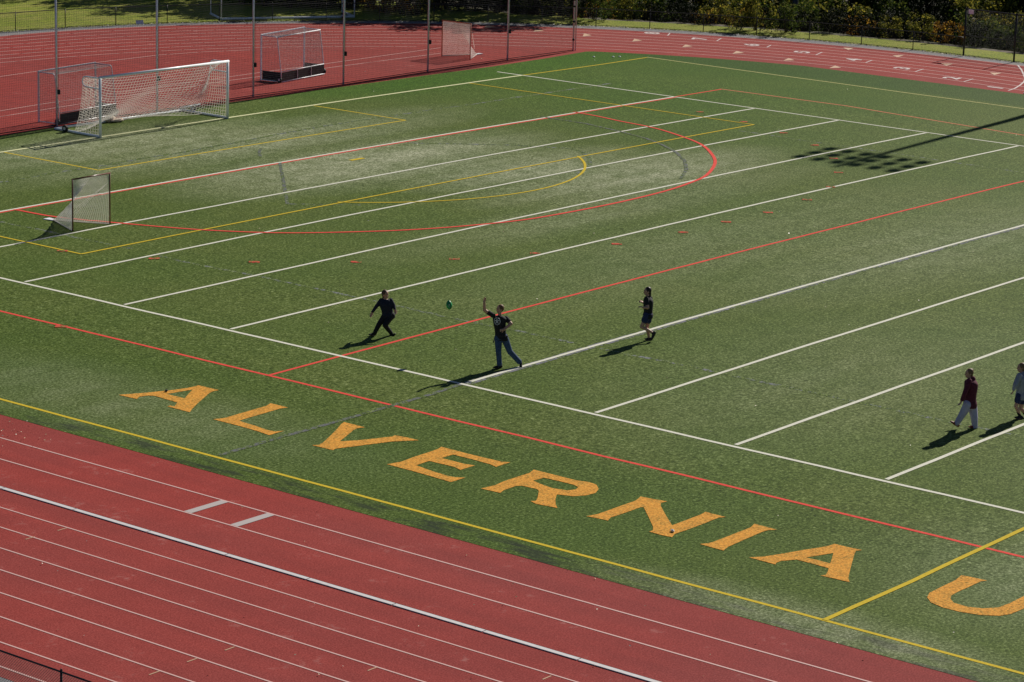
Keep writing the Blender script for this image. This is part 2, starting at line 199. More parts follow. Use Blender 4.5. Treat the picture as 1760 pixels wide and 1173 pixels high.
def paint(name, col, cover=.9, soft=.12, var=.1, sc=17):
    """paint on turf: the green fibres show through where the paint is worn"""
    m, nt, b = newmat(name)
    p = pos(nt)
    fine = noise_(nt, p, 17, 3, .8); mid = noise_(nt, p, 2.2, 3, .6)
    tc = ramp(nt, fine, [(.36, (.012, .026, .005)), (.5, (.065, .105, .018)), (.66, (.30, .36, .13))])
    f = math_(nt, 'ADD', math_(nt, 'MULTIPLY', fine if sc == 17 else noise_(nt, p, sc, 3, .8), .7), math_(nt, 'MULTIPLY', mid, .3))
    k = ramp(nt, f, [(max(0, .62 - cover * .5 - soft), (0, 0, 0)), (max(.02, .62 - cover * .5 + soft), (1, 1, 1))])
    pc = ramp(nt, fine, [(.3, tuple(x * (1 - 2 * var) for x in col)), (.6, col), (.8, tuple(min(1, x * (1 + 2 * var)) for x in col))])
    nt.links.new(mix(nt, k, tc, pc), b.inputs['Base Color']); b.inputs['Roughness'].default_value = .8; b.inputs['Specular IOR Level'].default_value = .05
    return m
def track_mat():
    m, nt, b = newmat('track_rubber')
    p = pos(nt)
    fine = noise_(nt, p, 26, 2, .7); mid = noise_(nt, p, .9, 4, .65); big = noise_(nt, p, .11, 3, .5); spot = noise_(nt, p, 4.5, 2, .5)
    c = ramp(nt, fine, [(.28, (.185, .026, .022)), (.5, (.285, .046, .039)), (.74, (.40, .082, .068))])
    c = mix(nt, 1.0, c, ramp(nt, mid, [(.25, (.9, .9, .9)), (.75, (1.08, 1.08, 1.08))]), 'MULTIPLY')
    c = mix(nt, 1.0, c, ramp(nt, big, [(.35, (1.05, .93, .9)), (.65, (.95, 1.05, 1.08))]), 'MULTIPLY')
    lane = noise_(nt, pos(nt, (1.3, .05, 1)), 1.0, 3, .6)
    c = mix(nt, 1.0, c, ramp(nt, lane, [(.3, (.90, .93, .95)), (.7, (1.08, 1.05, 1.03))]), 'MULTIPLY')
    old = nt.nodes.new('ShaderNodeMapRange'); old.interpolation_type = 'SMOOTHSTEP'; sp = nt.nodes.new('ShaderNodeSeparateXYZ'); nt.links.new(p, sp.inputs[0]); nt.links.new(sp.outputs[1], old.inputs[0]); old.inputs[1].default_value = -42; old.inputs[2].default_value = -58
    c = mix(nt, 1.0, c, mix(nt, old.outputs[0], (1, 1, 1), (.86, .98, 1.08)), 'MULTIPLY')
    dust = math_(nt, 'MULTIPLY', ramp(nt, mid, [(.58, (0, 0, 0)), (.85, (1, 1, 1))]), ramp(nt, spot, [(.5, (0, 0, 0)), (.62, (.6, .6, .6))]))
    c = mix(nt, dust, c, (.50, .30, .27))
    nt.links.new(c, b.inputs['Base Color']); b.inputs['Roughness'].default_value = .8; b.inputs['Specular IOR Level'].default_value = .06
    bu = nt.nodes.new('ShaderNodeBump'); bu.inputs['Strength'].default_value = .25; bu.inputs['Distance'].default_value = .004
    nt.links.new(fine, bu.inputs['Height']); nt.links.new(bu.outputs[0], b.inputs['Normal'])
    return m
def trackpaint(name, col, cover=.95):
    m, nt, b = newmat(name); p = pos(nt)
    f = noise_(nt, p, 18, 3, .7)
    k = ramp(nt, f, [(.62 - cover * .5, (0, 0, 0)), (.72 - cover * .5, (1, 1, 1))])
    nt.links.new(mix(nt, k, (.26, .052, .044), col), b.inputs['Base Color']); b.inputs['Roughness'].default_value = .7
    return m
def lawn_mat():
    m, nt, b = newmat('lawn'); p = pos(nt)
    fine = noise_(nt, p, 9, 3, .7); mid = noise_(nt, p, .55, 4, .6); big = noise_(nt, p, .12, 2)
    c = ramp(nt, fine, [(.3, (.06, .10, .008)), (.5, (.18, .225, .018)), (.7, (.38, .40, .05))])
    dry = ramp(nt, mid, [(.42, (0, 0, 0)), (.62, (1, 1, 1))])
    c = mix(nt, math_(nt, 'MULTIPLY', dry, .42), c, (.36, .31, .09))
    nt.links.new(c, b.inputs['Base Color']); b.inputs['Roughness'].default_value = .9; b.inputs['Specular IOR Level'].default_value = .1
    return m
def ground_mat():
    m, nt, b = newmat('terrain'); p = pos(nt)
    fine = noise_(nt, p, 5, 4, .7); mid = noise_(nt, p, .4, 3, .6)
    c = ramp(nt, fine, [(.3, (.035, .026, .014)), (.55, (.075, .055, .028)), (.75, (.14, .10, .045))])
    c = mix(nt, ramp(nt, mid, [(.45, (0, 0, 0)), (.6, (.7, .7, .7))]), c, (.05, .07, .02))
    nt.links.new(c, b.inputs['Base Color']); b.inputs['Roughness'].default_value = .95
    return m
def asphalt_mat():
    m, nt, b = newmat('asphalt'); p = pos(nt)
    fine = noise_(nt, p, 20, 3, .7); mid = noise_(nt, p, .8, 3, .6)
    c = ramp(nt, fine, [(.3, (.11, .11, .12)), (.7, (.24, .235, .25))])
    c = mix(nt, ramp(nt, mid, [(.5, (0, 0, 0)), (.7, (.5, .5, .5))]), c, (.20, .17, .12))
    nt.links.new(c, b.inputs['Base Color']); b.inputs['Roughness'].default_value = .9
    return m
def leaf_mat(name, cols, trans=.35):
    m, nt, b = newmat(name)
    g = nt.nodes.new('ShaderNodeNewGeometry')
    c = ramp(nt, g.outputs['Random Per Island'], cols)
    b.inputs['Roughness'].default_value = .75; b.inputs['Specular IOR Level'].default_value = .08
    nt.links.new(c, b.inputs['Base Color'])
    t = nt.nodes.new('ShaderNodeBsdfTranslucent'); nt.links.new(c, t.inputs[0])
    ms = nt.nodes.new('ShaderNodeMixShader'); ms.inputs[0].default_value = trans
    out = nt.nodes['Material Output']
    nt.links.new(b.outputs[0], ms.inputs[1]); nt.links.new(t.outputs[0], ms.inputs[2]); nt.links.new(ms.outputs[0], out.inputs[0])
    return m
def net_mat(name, col):
    m, nt, b = newmat(name); b.inputs['Base Color'].default_value = (*col, 1); b.inputs['Roughness'].default_value = .8
    t = nt.nodes.new('ShaderNodeBsdfTranslucent'); t.inputs[0].default_value = (*col, 1)
    ms = nt.nodes.new('ShaderNodeMixShader'); ms.inputs[0].default_value = .5; out = nt.nodes['Material Output']
    nt.links.new(b.outputs[0], ms.inputs[1]); nt.links.new(t.outputs[0], ms.inputs[2]); nt.links.new(ms.outputs[0], out.inputs[0]); return m
MT = dict(
 turf=turf_mat(), track=track_mat(), lawn=lawn_mat(), terrain=ground_mat(), asphalt=asphalt_mat(),
 white=paint('white_turf_paint', (.74, .73, .62), .75), cream=paint('cream_turf_paint', (.72, .72, .42), .95), yellow=paint('yellow_turf_paint', (.62, .46, .035), .7),
 fadey=paint('faded_yellow_paint', (.62, .58, .25), .7), red=paint('red_turf_paint', (.78, .085, .065), .62, .12), fadered=paint('faded_red_paint', (.62, .2, .11), .62, .15),
 grey=paint('grey_turf_paint', (.20, .20, .24), .24, .05, .1, 6), faint=paint('faint_grey_paint', (.20, .21, .23), .13, .05, .1, 5), darkg=paint('dark_grey_paint', (.14, .145, .155), .24, .05, .1, 7), ticks=paint('worn_red_paint', (.62, .09, .06), .26, .06, .1, 6),
 orange=paint('orange_turf_paint', (.82, .375, .062), .47, .15, .28, 11),
 tline=trackpaint('pink_lane_paint', (.60, .36, .33)), twhite=trackpaint('white_track_paint', (.56, .46, .45), .95), tbar=trackpaint('grey_board_paint', (.42, .37, .36), 1), tan=trackpaint('tan_track_paint', (.50, .30, .18), .85),
 tfaint=trackpaint('far_lane_paint', (.74, .44, .40), 1),
 kerb=simple('kerb_aluminium', (.60, .58, .58), .6, .0, .08),
 wpipe=simple('white_goal_pipe', (.90, .92, .96), .35, 0, .05), silver=simple('silver_pipe', (.66, .66, .70), .4, .2, .08),
 wnet=net_mat('white_netting', (.90, .87, .82)), board=simple('black_goal_board', (.022, .022, .024), .55, 0, .2),
 greynet=simple('grey_netting', (.42, .36, .35), .8), post=simple('grey_net_pole', (.72, .69, .76), .45, .3, .08),
 blacknet=simple('dark_net_twine', (.03, .03, .035), .85), chain=simple('black_vinyl_wire', (.018, .019, .020), .5), rail=simple('black_rail', (.02, .02, .022), .45),
 rubber=simple('black_rubber', (.02, .02, .02), .7), lax=simple('dark_red_pipe', (.16, .06, .035), .3), laxo=simple('orange_pipe', (.55, .13, .05), .5),
 skin=simple('skin', (.54, .30, .21), .55, 0, .06), hairb=simple('brown_hair', (.10, .05, .03), .6, 0, .3, 30), hairg=simple('ginger_hair', (.17, .08, .035), .6, 0, .3, 30),
 hairk=simple('dark_hair', (.035, .02, .015), .5, 0, .3, 30), hairf=simple('fair_hair', (.17, .10, .05), .6, 0, .3, 30),
 black=simple('black_cotton', (.018, .018, .020), .85, 0, .25, 14), darkn=simple('dark_navy_cloth', (.018, .021, .036), .85, 0, .25, 14), jeans=simple('blue_denim', (.05, .085, .16), .85, 0, .3, 10),
 navy=simple('navy_shorts', (.025, .035, .10), .8, 0, .25, 14), maroon=simple('maroon_fleece', (.10, .018, .035), .9, 0, .25, 14), sweat=simple('lavender_grey_sweats', (.46, .42, .56), .9, 0, .1, 10),
 greyh=simple('grey_hoodie', (.30, .31, .37), .9, 0, .12, 12), shoek=simple('black_shoe', (.02, .02, .022), .6), shoew=simple('pale_shoe', (.45, .45, .45), .6), shoer=simple('red_shoe', (.22, .05, .03), .6),
 eye=simple('eye_dark', (.02, .015, .012), .3), lip=simple('lips', (.30, .11, .09), .5), print_=simple('white_print', (.55, .56, .58), .8), rprint=simple('orange_print', (.55, .10, .05), .8),
 ball=simple('green_ball', (.02, .34, .10), .4, 0, .85, 11), bark=simple('bark', (.055, .045, .035), .95, 0, .4, 4), metal=simple('dark_metal', (.05, .05, .055), .5, .5),
 sign=simple('pale_sign', (.85, .80, .82), .6), lens=simple('lamp_glass', (.5, .52, .55), .2), litter=simple('white_litter', (.75, .76, .72), .7), brownleaf=simple('fallen_leaf', (.32, .20, .08), .8, 0, .4, 1.0),
)

# ---------------------------------------------------------------- ground sheets
def gxy(u, v):
    d = Fw + R * ((u - 880) / cm['F']) - U * ((v - 586.5) / cm['F']); z = 0; C_ = Vector(cm['loc'])
    for _ in range(5): t = (z - C_.z) / d.z; P = C_ + d * t; z = zc(P.x)
    return P

def struct(name, mb, mat, smooth=True): return tag(mb.build(name, mat, None, smooth), kind='structure')
def terr_h(x, y):
    """level round the track; beyond the far fence on the right the ground drops into the wood"""
    base = zc(x) - .02
    ang = math.degrees(math.atan2(y - BC[1], x - BC[0])) if y > BC[1] else 0.0
    d = (math.hypot(x - BC[0], y - BC[1]) if y > BC[1] else x - BC[0])
    if x < 30 and y < 20: return base
    k = max(0.0, min(1.0, (41 - ang) / 12)) if y > BC[1] else 1.0
    lim = interp(D['FEN'], ang if y > BC[1] else 0) + 4.2
    if d > lim: base -= min(5.0, (d - lim) * .42) * k
    if ang > 38 and d > lim + 16: base += 0
    return base
mb = MB()
xs = [-400, -200, -120, -80, -50] + [-30 + 1.0 * i for i in range(190)] + [170, 200, 260, 400, 700]
ys = [-500, -300, -200, -140, -100, -70] + [-50 + 2.0 * i for i in range(90)] + [140, 180, 260, 400, 700]
for x in xs:
    for y in ys: mb.v.append((x, y, terr_h(x, y)))
ny = len(ys)
for i in range(len(xs) - 1):
    for j in range(ny - 1): mb.f.append((i * ny + j, (i + 1) * ny + j, (i + 1) * ny + j + 1, i * ny + j + 1))
struct('ground', mb, MT['terrain'])
def sheet(name, xl, xh, ylo, yhi, z, mat, n):
    mb = MB(); prev = None
    for i in range(n + 1):
        t = i / n; t = 1 - (1 - t) ** 1.6; x = xl + (xh - xl) * t
        a, b = ylo(x), yhi(x); zz = zc(x) + z
        ys_ = [a + (b - a) * k / 6 for k in range(7)]
        row = [(x, y, zz) for y in ys_]
        s = len(mb.v); mb.v += row
        if prev is not None:
            for k in range(6): mb.f.append((prev + k, s + k, s + k + 1, prev + k + 1))
        prev = s
    return struct(name, mb, mat)
def yhi_of(T, off=0):
    pts = offset_curve(T, off, 0, 178, 1.0) if T else None
    def f(x):
        best = BC[1]
        for (x1, y1), (x2, y2) in zip(pts, pts[1:]):
            if (x1 - x) * (x2 - x) <= 0 and abs(x1 - x2) > 1e-9:
                best = max(best, y1 + (y2 - y1) * (x - x1) / (x2 - x1))
        return best
    return f
LO = lambda x: -150.0
f_out = yhi_of(D['OUT']); f_fen = yhi_of(D['FEN'], .25); f_kerb = yhi_of(D['KERB'])
r_out = interp(D['OUT'], 0); r_fen = interp(D['FEN'], 0) + .25; r_k = interp(D['KERB'], 0)
# lawn beyond the fence: a wide ring, the wood edge starts where it ends
mb = MB(); prev = None
for i in range(0, 171):
    a = i * 1.0 if i <= 150 else 150
    r0 = interp(D['FEN'], a) + .05
    wd = 3.0 + (.5 * max(0, a - 33)) + (1.1 * max(0, a - 50)); wd = min(wd, 60)
    row = []
    for k in range(13):
        r = r0 + wd * k / 12; x = BC[0] + r * math.cos(rad(a)); y = BC[1] + r * math.sin(rad(a)); row.append((x, y, terr_h(x, y) + .012))
    s = len(mb.v); mb.v += row
    if prev is not None:
        for k in range(12): mb.f.append((prev + k, prev + k + 1, s + k + 1, s + k))
    prev = s
s = 0
n0 = len(mb.v)
for y in (-18.5, -60, -150):                                   # and along the straight
    for k in range(5):
        x = BC[0] + interp(D['FEN'], 0) + .05 + 3.0 * k / 4; mb.v.append((x, y, terr_h(x, y) + .012))
for j in range(2):
    for k in range(4): mb.f.append((n0 + j * 5 + k, n0 + (j + 1) * 5 + k, n0 + (j + 1) * 5 + k + 1, n0 + j * 5 + k + 1))
lawn = struct('lawn', mb, MT['lawn'])
sheet('walkway', BC[0] - 60, BC[0] + r_fen, LO, f_fen, -.010, MT['asphalt'], 110)
sheet('running_track', -24.1, BC[0] + r_out, LO, f_out, -.005, MT['track'], 110)
def turf_hi(x): return min(3.0 + max(0, (x - 50) * .06), f_kerb(x))
sheet('turf_field', -11.0, BC[0] + r_k, LO, turf_hi, 0.0, MT['turf'], 110)
# thick pile edge of the carpet, dark seam against the track
# ---------------------------------------------------------------- painted markings (flat, each colour its own height)
def ribbon(mb, pts, wd, z, step=1.2, track=False, jit=0.0):
    z = z * .42 if z >= .0075 else z * .6
    P = [Vector((p[0], p[1])) for p in pts]; Q = [P[0]]
    for a, b in zip(P, P[1:]):
        n = max(1, int((b - a).length / step))
        for k in range(1, n + 1): Q.append(a.lerp(b, k / n))
    L = []; 
    for i, q in enumerate(Q):
        d = (Q[min(i + 1, len(Q) - 1)] - Q[max(i - 1, 0)]).normalized(); nn = Vector((-d.y, d.x))
        h = wd / 2
        o = jit * (noise.noise(Vector((q.x * .4, q.y * .4, z * 999)))) if jit else 0
        for s in (-1, 1):
            v = q + nn * (s * h + o); L.append((v.x, v.y, zc(v.x) + z))
    n0 = len(mb.v); mb.v += L
    for i in range(len(Q) - 1):
        a = n0 + 2 * i; mb.f.append((a, a + 2, a + 3, a + 1))
yd = .9144
mb = MB()
near = {10: (42, 485.5)}
for k in (5, 10, 15, 20, 30, 35, 40, 45, 50, 55, 60):
    y = -(10 + k) * yd
    ribbon(mb, [(.12, y), (W - .12, y)], .125, .020, jit=.03)
ribbon(mb, [(.12, -10 * yd), (W, -10 * yd)], .13, .024, jit=.03)
struct('white_yard_lines', mb, MT['white'])
mb = MB(); ribbon(mb, [(-.03, 1.0), (-.03, -140)], .13, .016, jit=.03); ribbon(mb, [(W, 1.6), (W, -140)], .125, .016, jit=.03); struct('white_sidelines', mb, MT['white'])
mb = MB(); ribbon(mb, [(0, .02), (W, .0)], .17, .022, jit=.03); struct('cream_end_line', mb, MT['cream'])
mb = MB()
ribbon(mb, [(-9.96, .05), (-9.96, -140)], .115, .012, jit=.03); ribbon(mb, [(-9.96, -54.87), (58.7, -54.87)], .13, .028, jit=.03)
ribbon(mb, [(W, .03), (59.2, .03)], .11, .010); ribbon(mb, [(-9.9, 0), (0, 0)], .11, .010)
q = [(W / 2 - 9.1, -.1), (W / 2 - 9.1, -5.55), (W / 2 + 9.15, -5.55), (W / 2 + 9.15, -.1)]; ribbon(mb, q[:2], .10, .012); ribbon(mb, q[1:3], .105, .014); ribbon(mb, q[2:], .10, .012)
q = [(W / 2 - 20.15, -.1), (W / 2 - 20.15, -16.48), (W / 2 + 20.15, -16.48), (W / 2 + 20.15, -.1)]; ribbon(mb, q[:2], .10, .028); ribbon(mb, q[1:3], .105, .030); ribbon(mb, q[2:], .10, .028)
ay = [(24.5 + 9.3 * math.cos(rad(t)), -10.6 + 9.3 * math.sin(rad(t))) for t in range(-38, -143, -4)]
ribbon(mb, ay, .105, .026, step=.6)
ribbon(mb, [(24.1, -10.75), (24.9, -10.75)], .22, .030, step=.2)
struct('yellow_field_lines', mb, MT['yellow'])
mb = MB(); ribbon(mb, [(59.3, .1), (58.75, -22), (58.7, -140)], .10, .014, jit=.05); struct('faded_yellow_sideline', mb, MT['fadey'])
mb = MB()
ribbon(mb, [(-3.08, -9), (-3.08, -140)], .12, .012, jit=.04); ribbon(mb, [(-3.08, -32.0), (53, -32.0)], .115, .016, jit=.03)
ribbon(mb, [(0, -9.25), (W, -9.25)], .16, .010); ribbon(mb, [(-3, -9.15), (0, -9.15)], .12, .010); ribbon(mb, [(W, -9.15), (52.7, -9.1)], .12, .012)
# the big red arc in front of the goal
ra = []
arc = [Vector(p) for p in D['ARC_R']]
for i in range(len(arc) - 1):
    p0, p1, p2, p3 = arc[max(i - 1, 0)], arc[i], arc[i + 1], arc[min(i + 2, len(arc) - 1)]
    for k in range(4):
        t = k / 4; ra.append(.5 * ((2 * p1) + (p2 - p0) * t + (2 * p0 - 5 * p1 + 4 * p2 - p3) * t * t + (3 * p1 - p0 - 3 * p2 + p3) * t ** 3))
ra.append(arc[-1]); ribbon(mb, ra, .14, .032, step=.6)
ribbon(mb, [ra[-1], (41.2, -9.2)], .14, .032); ribbon(mb, [(7.7, -9.2), ra[0]], .12, .0315)
struct('red_field_lines', mb, MT['red'])
mb = MB()
for t in D['TICKS']:
    c = Vector(t); d = Vector((RT.x, RT.y)); ribbon(mb, [c - d * .18, c + d * .18], .24, .034, step=.2)
struct('red_hash_marks', mb, MT['ticks'])
mb = MB(); ribbon(mb, [(52.8, -9), (52.9, -16), (51.6, -26), (51.3, -60)], .14, .010, jit=.05); struct('faded_red_sideline', mb, MT['fadered'])
mb = MB()
ribbon(mb, [(-9.8, -36.62), (-.1, -36.62)], .16, .018, step=.5, jit=.12); ribbon(mb, D['ARC_G'], .15, .024, step=.8)
ribbon(mb, D['GL'], .13, .014); ribbon(mb, D['GL3'], .13, .014)
struct('grey_field_lines', mb, MT['darkg'])
mb = MB(); ribbon(mb, [(0, -36.62), (W, -36.62)], .30, .012, step=.7, jit=.05); struct('grey_midfield_stripe', mb, MT['grey'])
mb = MB()
for (x, y0, y1) in ((5.93, -10.2, -17), (5.9, -18.5, -36), (6.02, -36.9, -60), (42.6, -17, -60)): ribbon(mb, [(x, y0), (x + .05, y1)], .17, .008, step=.6, jit=.12)
ribbon(mb, D['ARC_G2'], .18, .010); ribbon(mb, D['GL2'], .12, .009)
ribbon(mb, [(9, -4.85), (20, -4.9), (30, -4.3), (38, -4.4), (50, -4.5)], .2, .0075, jit=.2)
struct('faint_grey_lines', mb, MT['faint'])
# the big lettering along the near sideline
def poly_flat(mb, outer, holes, z):
    z *= .42
    outer = outer[:]
    pl = [[Vector((p[0], p[1], 0)) for p in outer]] + [[Vector((p[0], p[1], 0)) for p in h] for h in holes]
    flat = [v for l in pl for v in l]; tr = tessellate_polygon(pl); n0 = len(mb.v)
    mb.v += [(v.x, v.y, zc(v.x) + z) for v in flat]
    for t in tr:
        a, b, c = [flat[i] for i in t]
        if abs((b - a).cross(c - a).z) < 1e-6: continue
        if (b - a).cross(c - a).z < 0: t = t[::-1]
        mb.f.append(tuple(n0 + i for i in t))
mb = MB()
for L in D['LET']: poly_flat(mb, L[0], L[1:], .020)
struct('orange_field_lettering', mb, MT['orange'], False)
# ---------------------------------------------------------------- markings of the running track
mb = MB()
for k in range(0, 8):
    f = k / 8.0
    c = curve_pts(f, 0, 110, 1.5)
    if k == 0: c = [p for p in c if p[0] < 53.5]
    pts = ([(BC[0] + interp(D['KERB'], 0) + (r_out - r_k) * f, -150)] if k else []) + c
    ribbon(mb, pts, .06, .002, step=3)
c = curve_pts(.985, 0, 110, 1.5); ribbon(mb, [(BC[0] + r_out - .12, -150)] + c, .06, .002, step=3)
struct('far_lane_lines', mb, MT['tfaint'])
mb = MB()
for k in range(1, 8): ribbon(mb, [(-15.52 - 1.036 * k, 20), (-15.52 - 1.036 * k, -150)], .048, .002, step=6)
ribbon(mb, [(-23.72, 20), (-23.72, -150)], .055, .002, step=6)
for x in (-12.52, -13.83): ribbon(mb, [(x, 20), (x, -150)], .055, .002, step=6)
for k, (y, kk) in enumerate([(-38.93, 1), (-37.9, 2), (-46.9, 4), (-46.0, 5), (-45.1, 6)]):
    x = -15.52 - 1.036 * kk; pass
struct('near_lane_lines', mb, MT['tline'])
mb = MB(); ribbon(mb, D['LINEA'], .06, .0035); ribbon(mb, D['RW1'], .055, .004); ribbon(mb, D['RW2'], .055, .004); struct('runway_lines', mb, MT['tfaint'])
mb = MB()
for a, b in D['RUNB']: ribbon(mb, [(-13.80, (a[1] + b[1]) / 2), (-12.55, (a[1] + b[1]) / 2)], .24, .006, step=.4)
struct('grey_takeoff_boards', mb, MT['tbar'])
mb = MB()
for u, v in ((107, 910), (52, 925), (395, 1115), (330, 1135), (265, 1157), (640, 1150), (940, 1165)): 
    P = gxy(u, v); ribbon(mb, [(P.x - .14, P.y), (P.x + .14, P.y)], .035, .0035, step=.3)
struct('tan_lane_ticks', mb, MT['tan'])
mb = MB()
for a, b in D['DASH']: ribbon(mb, [a, b], .07, .006, step=.5)
ribbon(mb, D['WFALL'], .09, .006, step=.4); ribbon(mb, D['WF2'], .09, .006, step=.4)
dg = bpy.data.curves.new('digit', 'FONT')
for ch, p in zip('87654321', D['NUM']):
    dg.body = ch; dg.size = 1.15; dg.align_x = 'CENTER'; dg.align_y = 'CENTER'; dg.offset = .035
    o = bpy.data.objects.new('digit', dg); COL.objects.link(o)
    bpy.context.view_layer.update()
    me = o.to_mesh(); sx = 1.15
    rr_ = Vector((p[0] - BC[0], max(0, p[1] - BC[1]))).normalized(); tt = Vector((-rr_.y, rr_.x))
    vs = [(p[0] + rr_.x * v.co.x * sx + tt.x * v.co.y, p[1] + rr_.y * v.co.x * sx + tt.y * v.co.y, .004 + zc(p[0])) for v in me.vertices]
    mb.add(vs, [tuple(q.vertices) for q in me.polygons]); o.to_mesh_clear(); bpy.data.objects.remove(o)
struct('white_track_numerals', mb, MT['twhite'], False)
mb = MB()
for t in D['TRI']: poly_flat(mb, t, [], .007)
struct('tan_track_triangles', mb, MT['tan'], False)
# raised inner kerb of the near straight
mb = MB()
x0 = -15.5
for j in range(60):
    y1 = 20 - 2.5 * j
    mb.box((x0, y1 - 1.24, .008), .125, 2.475, .018)
struct('track_kerb', mb, MT['kerb'], False)
mb = MB(); ribbon(mb, [(x0 + .088, 20), (x0 + .088, -150)], .045, .003, step=6); struct('drain_slot', mb, MT['rubber'], False)
mb = MB()
for j in range(40):
    y1 = -19.8 - 2.5 * j
    mb.box((BC[0] + r_k + .12, y1 - 1.24, .045), .08, 2.475, .04)
struct('far_track_kerb', mb, MT['kerb'], False)

# ---------------------------------------------------------------- fences
def resample(pts, step):
    P = [Vector(p) for p in pts]; out = [P[0]]; acc = 0
    for a, b in zip(P, P[1:]):
        L = (b - a).length; t = step - acc
        while t <= L: out.append(a.lerp(b, t / L)); t += step
        acc = (acc + L) % step if L else acc
    return out
def wire_mesh(mb, pts, h, z0, cell, r, flat=True):
    """woven diamond wire along a plan polyline: two families of slanted wires"""
    P = [Vector(p) for p in pts]; S = [0]
    for a, b in zip(P, P[1:]): S.append(S[-1] + (b - a).length)
    def at(s):
        s = max(0, min(S[-1], s)); lo = 0
        for i in range(len(P) - 1):
            if s <= S[i + 1]: break
        t = (s - S[i]) / max(1e-9, S[i + 1] - S[i]); p = P[i].lerp(P[i + 1], t); d = (P[i + 1] - P[i]).normalized()
        return p, d
    s = -h
    while s < S[-1]:
        for sg in (1, -1):
            a, b = (s, s + h) if sg > 0 else (s + h, s)
            za, zb = z0, z0 + h
            if a < 0: za = z0 + (0 - a) / (b - a) * h if sg > 0 else za; a = 0 if sg > 0 else a
            lo_s, hi_s = s, s + h
            # clip to the run
            t0, t1 = 0.0, 1.0
            A, B = (s, s + h) if sg > 0 else (s + h, s)
            for lim, side in ((0, -1), (S[-1], 1)):
                fa, fb = (A - lim) * side, (B - lim) * side
                if fa > 0 and fb > 0: t0, t1 = 1, 0; break
                if fa > 0: t0 = max(t0, fa / (fa - fb))
                elif fb > 0: t1 = min(t1, fa / (fa - fb))
            if t1 <= t0: continue
            q0, d0 = at(A + (B - A) * t0); q1, d1 = at(A + (B - A) * t1)
            p0 = Vector((q0.x, q0.y, zc(q0.x) + z0 + h * t0)); p1 = Vector((q1.x, q1.y, zc(q1.x) + z0 + h * t1))
            d = (p1 - p0).normalized(); nrm = Vector((-d0.y, d0.x, 0)); sd_ = d.cross(nrm).normalized()
            v = [p0 + sd_ * r, p0 - sd_ * r * .6 + nrm * r, p0 - sd_ * r * .6 - nrm * r, p1 + sd_ * r, p1 - sd_ * r * .6 + nrm * r, p1 - sd_ * r * .6 - nrm * r]
            mb.add(v, [(0, 1, 4, 3), (1, 2, 5, 4), (2, 0, 3, 5)])
        s += cell
def fence(pts, h, label, spacing=3.05, phase=0.0, cell=.08, r=.0022, mid=None, postr=.024, group=None, railr=.021):
    P = resample([pts[0]] + pts[1:], .5)
    root = empty('chain_link_fence', (P[0].x, P[0].y, zc(P[0].x))); tag(root, label, 'fence', group)
    off = Vector(root.location)
    def bake(mb, name, mat, **k):
        mb.v = [tuple(Vector(v) - off) for v in mb.v]; return mb.build(name, mat, root, **k)
    m = MB(); wire_mesh(m, [(p.x, p.y) for p in P], h - .06, .05, cell, r); bake(m, 'wire_mesh', MT['chain'])
    m = MB(); m.tube([(p.x, p.y, zc(p.x) + h) for p in P], railr, 6); bake(m, 'top_rail', MT['rail'], smooth=True)
    m = MB(); m.tube([(p.x, p.y, zc(p.x) + .05) for p in P], .012, 5); bake(m, 'bottom_rail', MT['rail'], smooth=True)
    if mid:
        m = MB(); m.tube([(p.x, p.y, zc(p.x) + mid) for p in P], .021, 6); bake(m, 'middle_rail', MT['rail'], smooth=True)
    Q = resample([(p.x, p.y) for p in P], spacing)
    for q in Q:
        m = MB(); m.tube([(q.x, q.y, zc(q.x) - .1), (q.x, q.y, zc(q.x) + h + .03)], postr, 8); m.tube([(q.x, q.y, zc(q.x) + h + .03), (q.x, q.y, zc(q.x) + h + .07)], postr * 1.15, 8, r2=.006)
        bake(m, 'post', MT['rail'], smooth=True)
    return root
fc = offset_curve(D['FEN'], 0, 9.0, 118, 1.0)
fence(fc, .98, 'low black chain-link fence curving round the far bend of the track', phase=0)
fs = offset_curve(D['FEN'], 0, 4.5, 9.0, .5)[::-1] + [(BC[0] + interp(D['FEN'], 0), -20), (BC[0] + interp(D['FEN'], 0), -34)]
fence(fs, 2.5, 'tall black chain-link fence on the right behind the red track', mid=1.1, spacing=3.05, postr=.05, r=.0010, railr=.035)
m = MB(); m.box((0, 0, 0), .03, .30, .22); sp_ = fs[0]
sg = m.build('sign', MT['sign']); sg.location = (sp_[0] - .08, sp_[1] - .35, 2.38); tag(sg, 'small pale rectangular sign high on the tall black fence', 'sign')
fence([(-25.3, -38), (-25.3, -49), (-25.3, -60)], 1.2, 'black chain-link fence in the bottom left corner before the near lanes', cell=.06, r=.0032, spacing=2.44, postr=.026)
# pale sheet at the foot of the far fence
m = MB(); m.box((0, 0, .15), .02, .42, .24); o = m.build('sign', MT['sign']); o.location = (47.75, 25.75, .06); o.rotation_euler = (0, rad(35), rad(62)); tag(o, 'small pale board leaning at the foot of the far fence', 'sign')

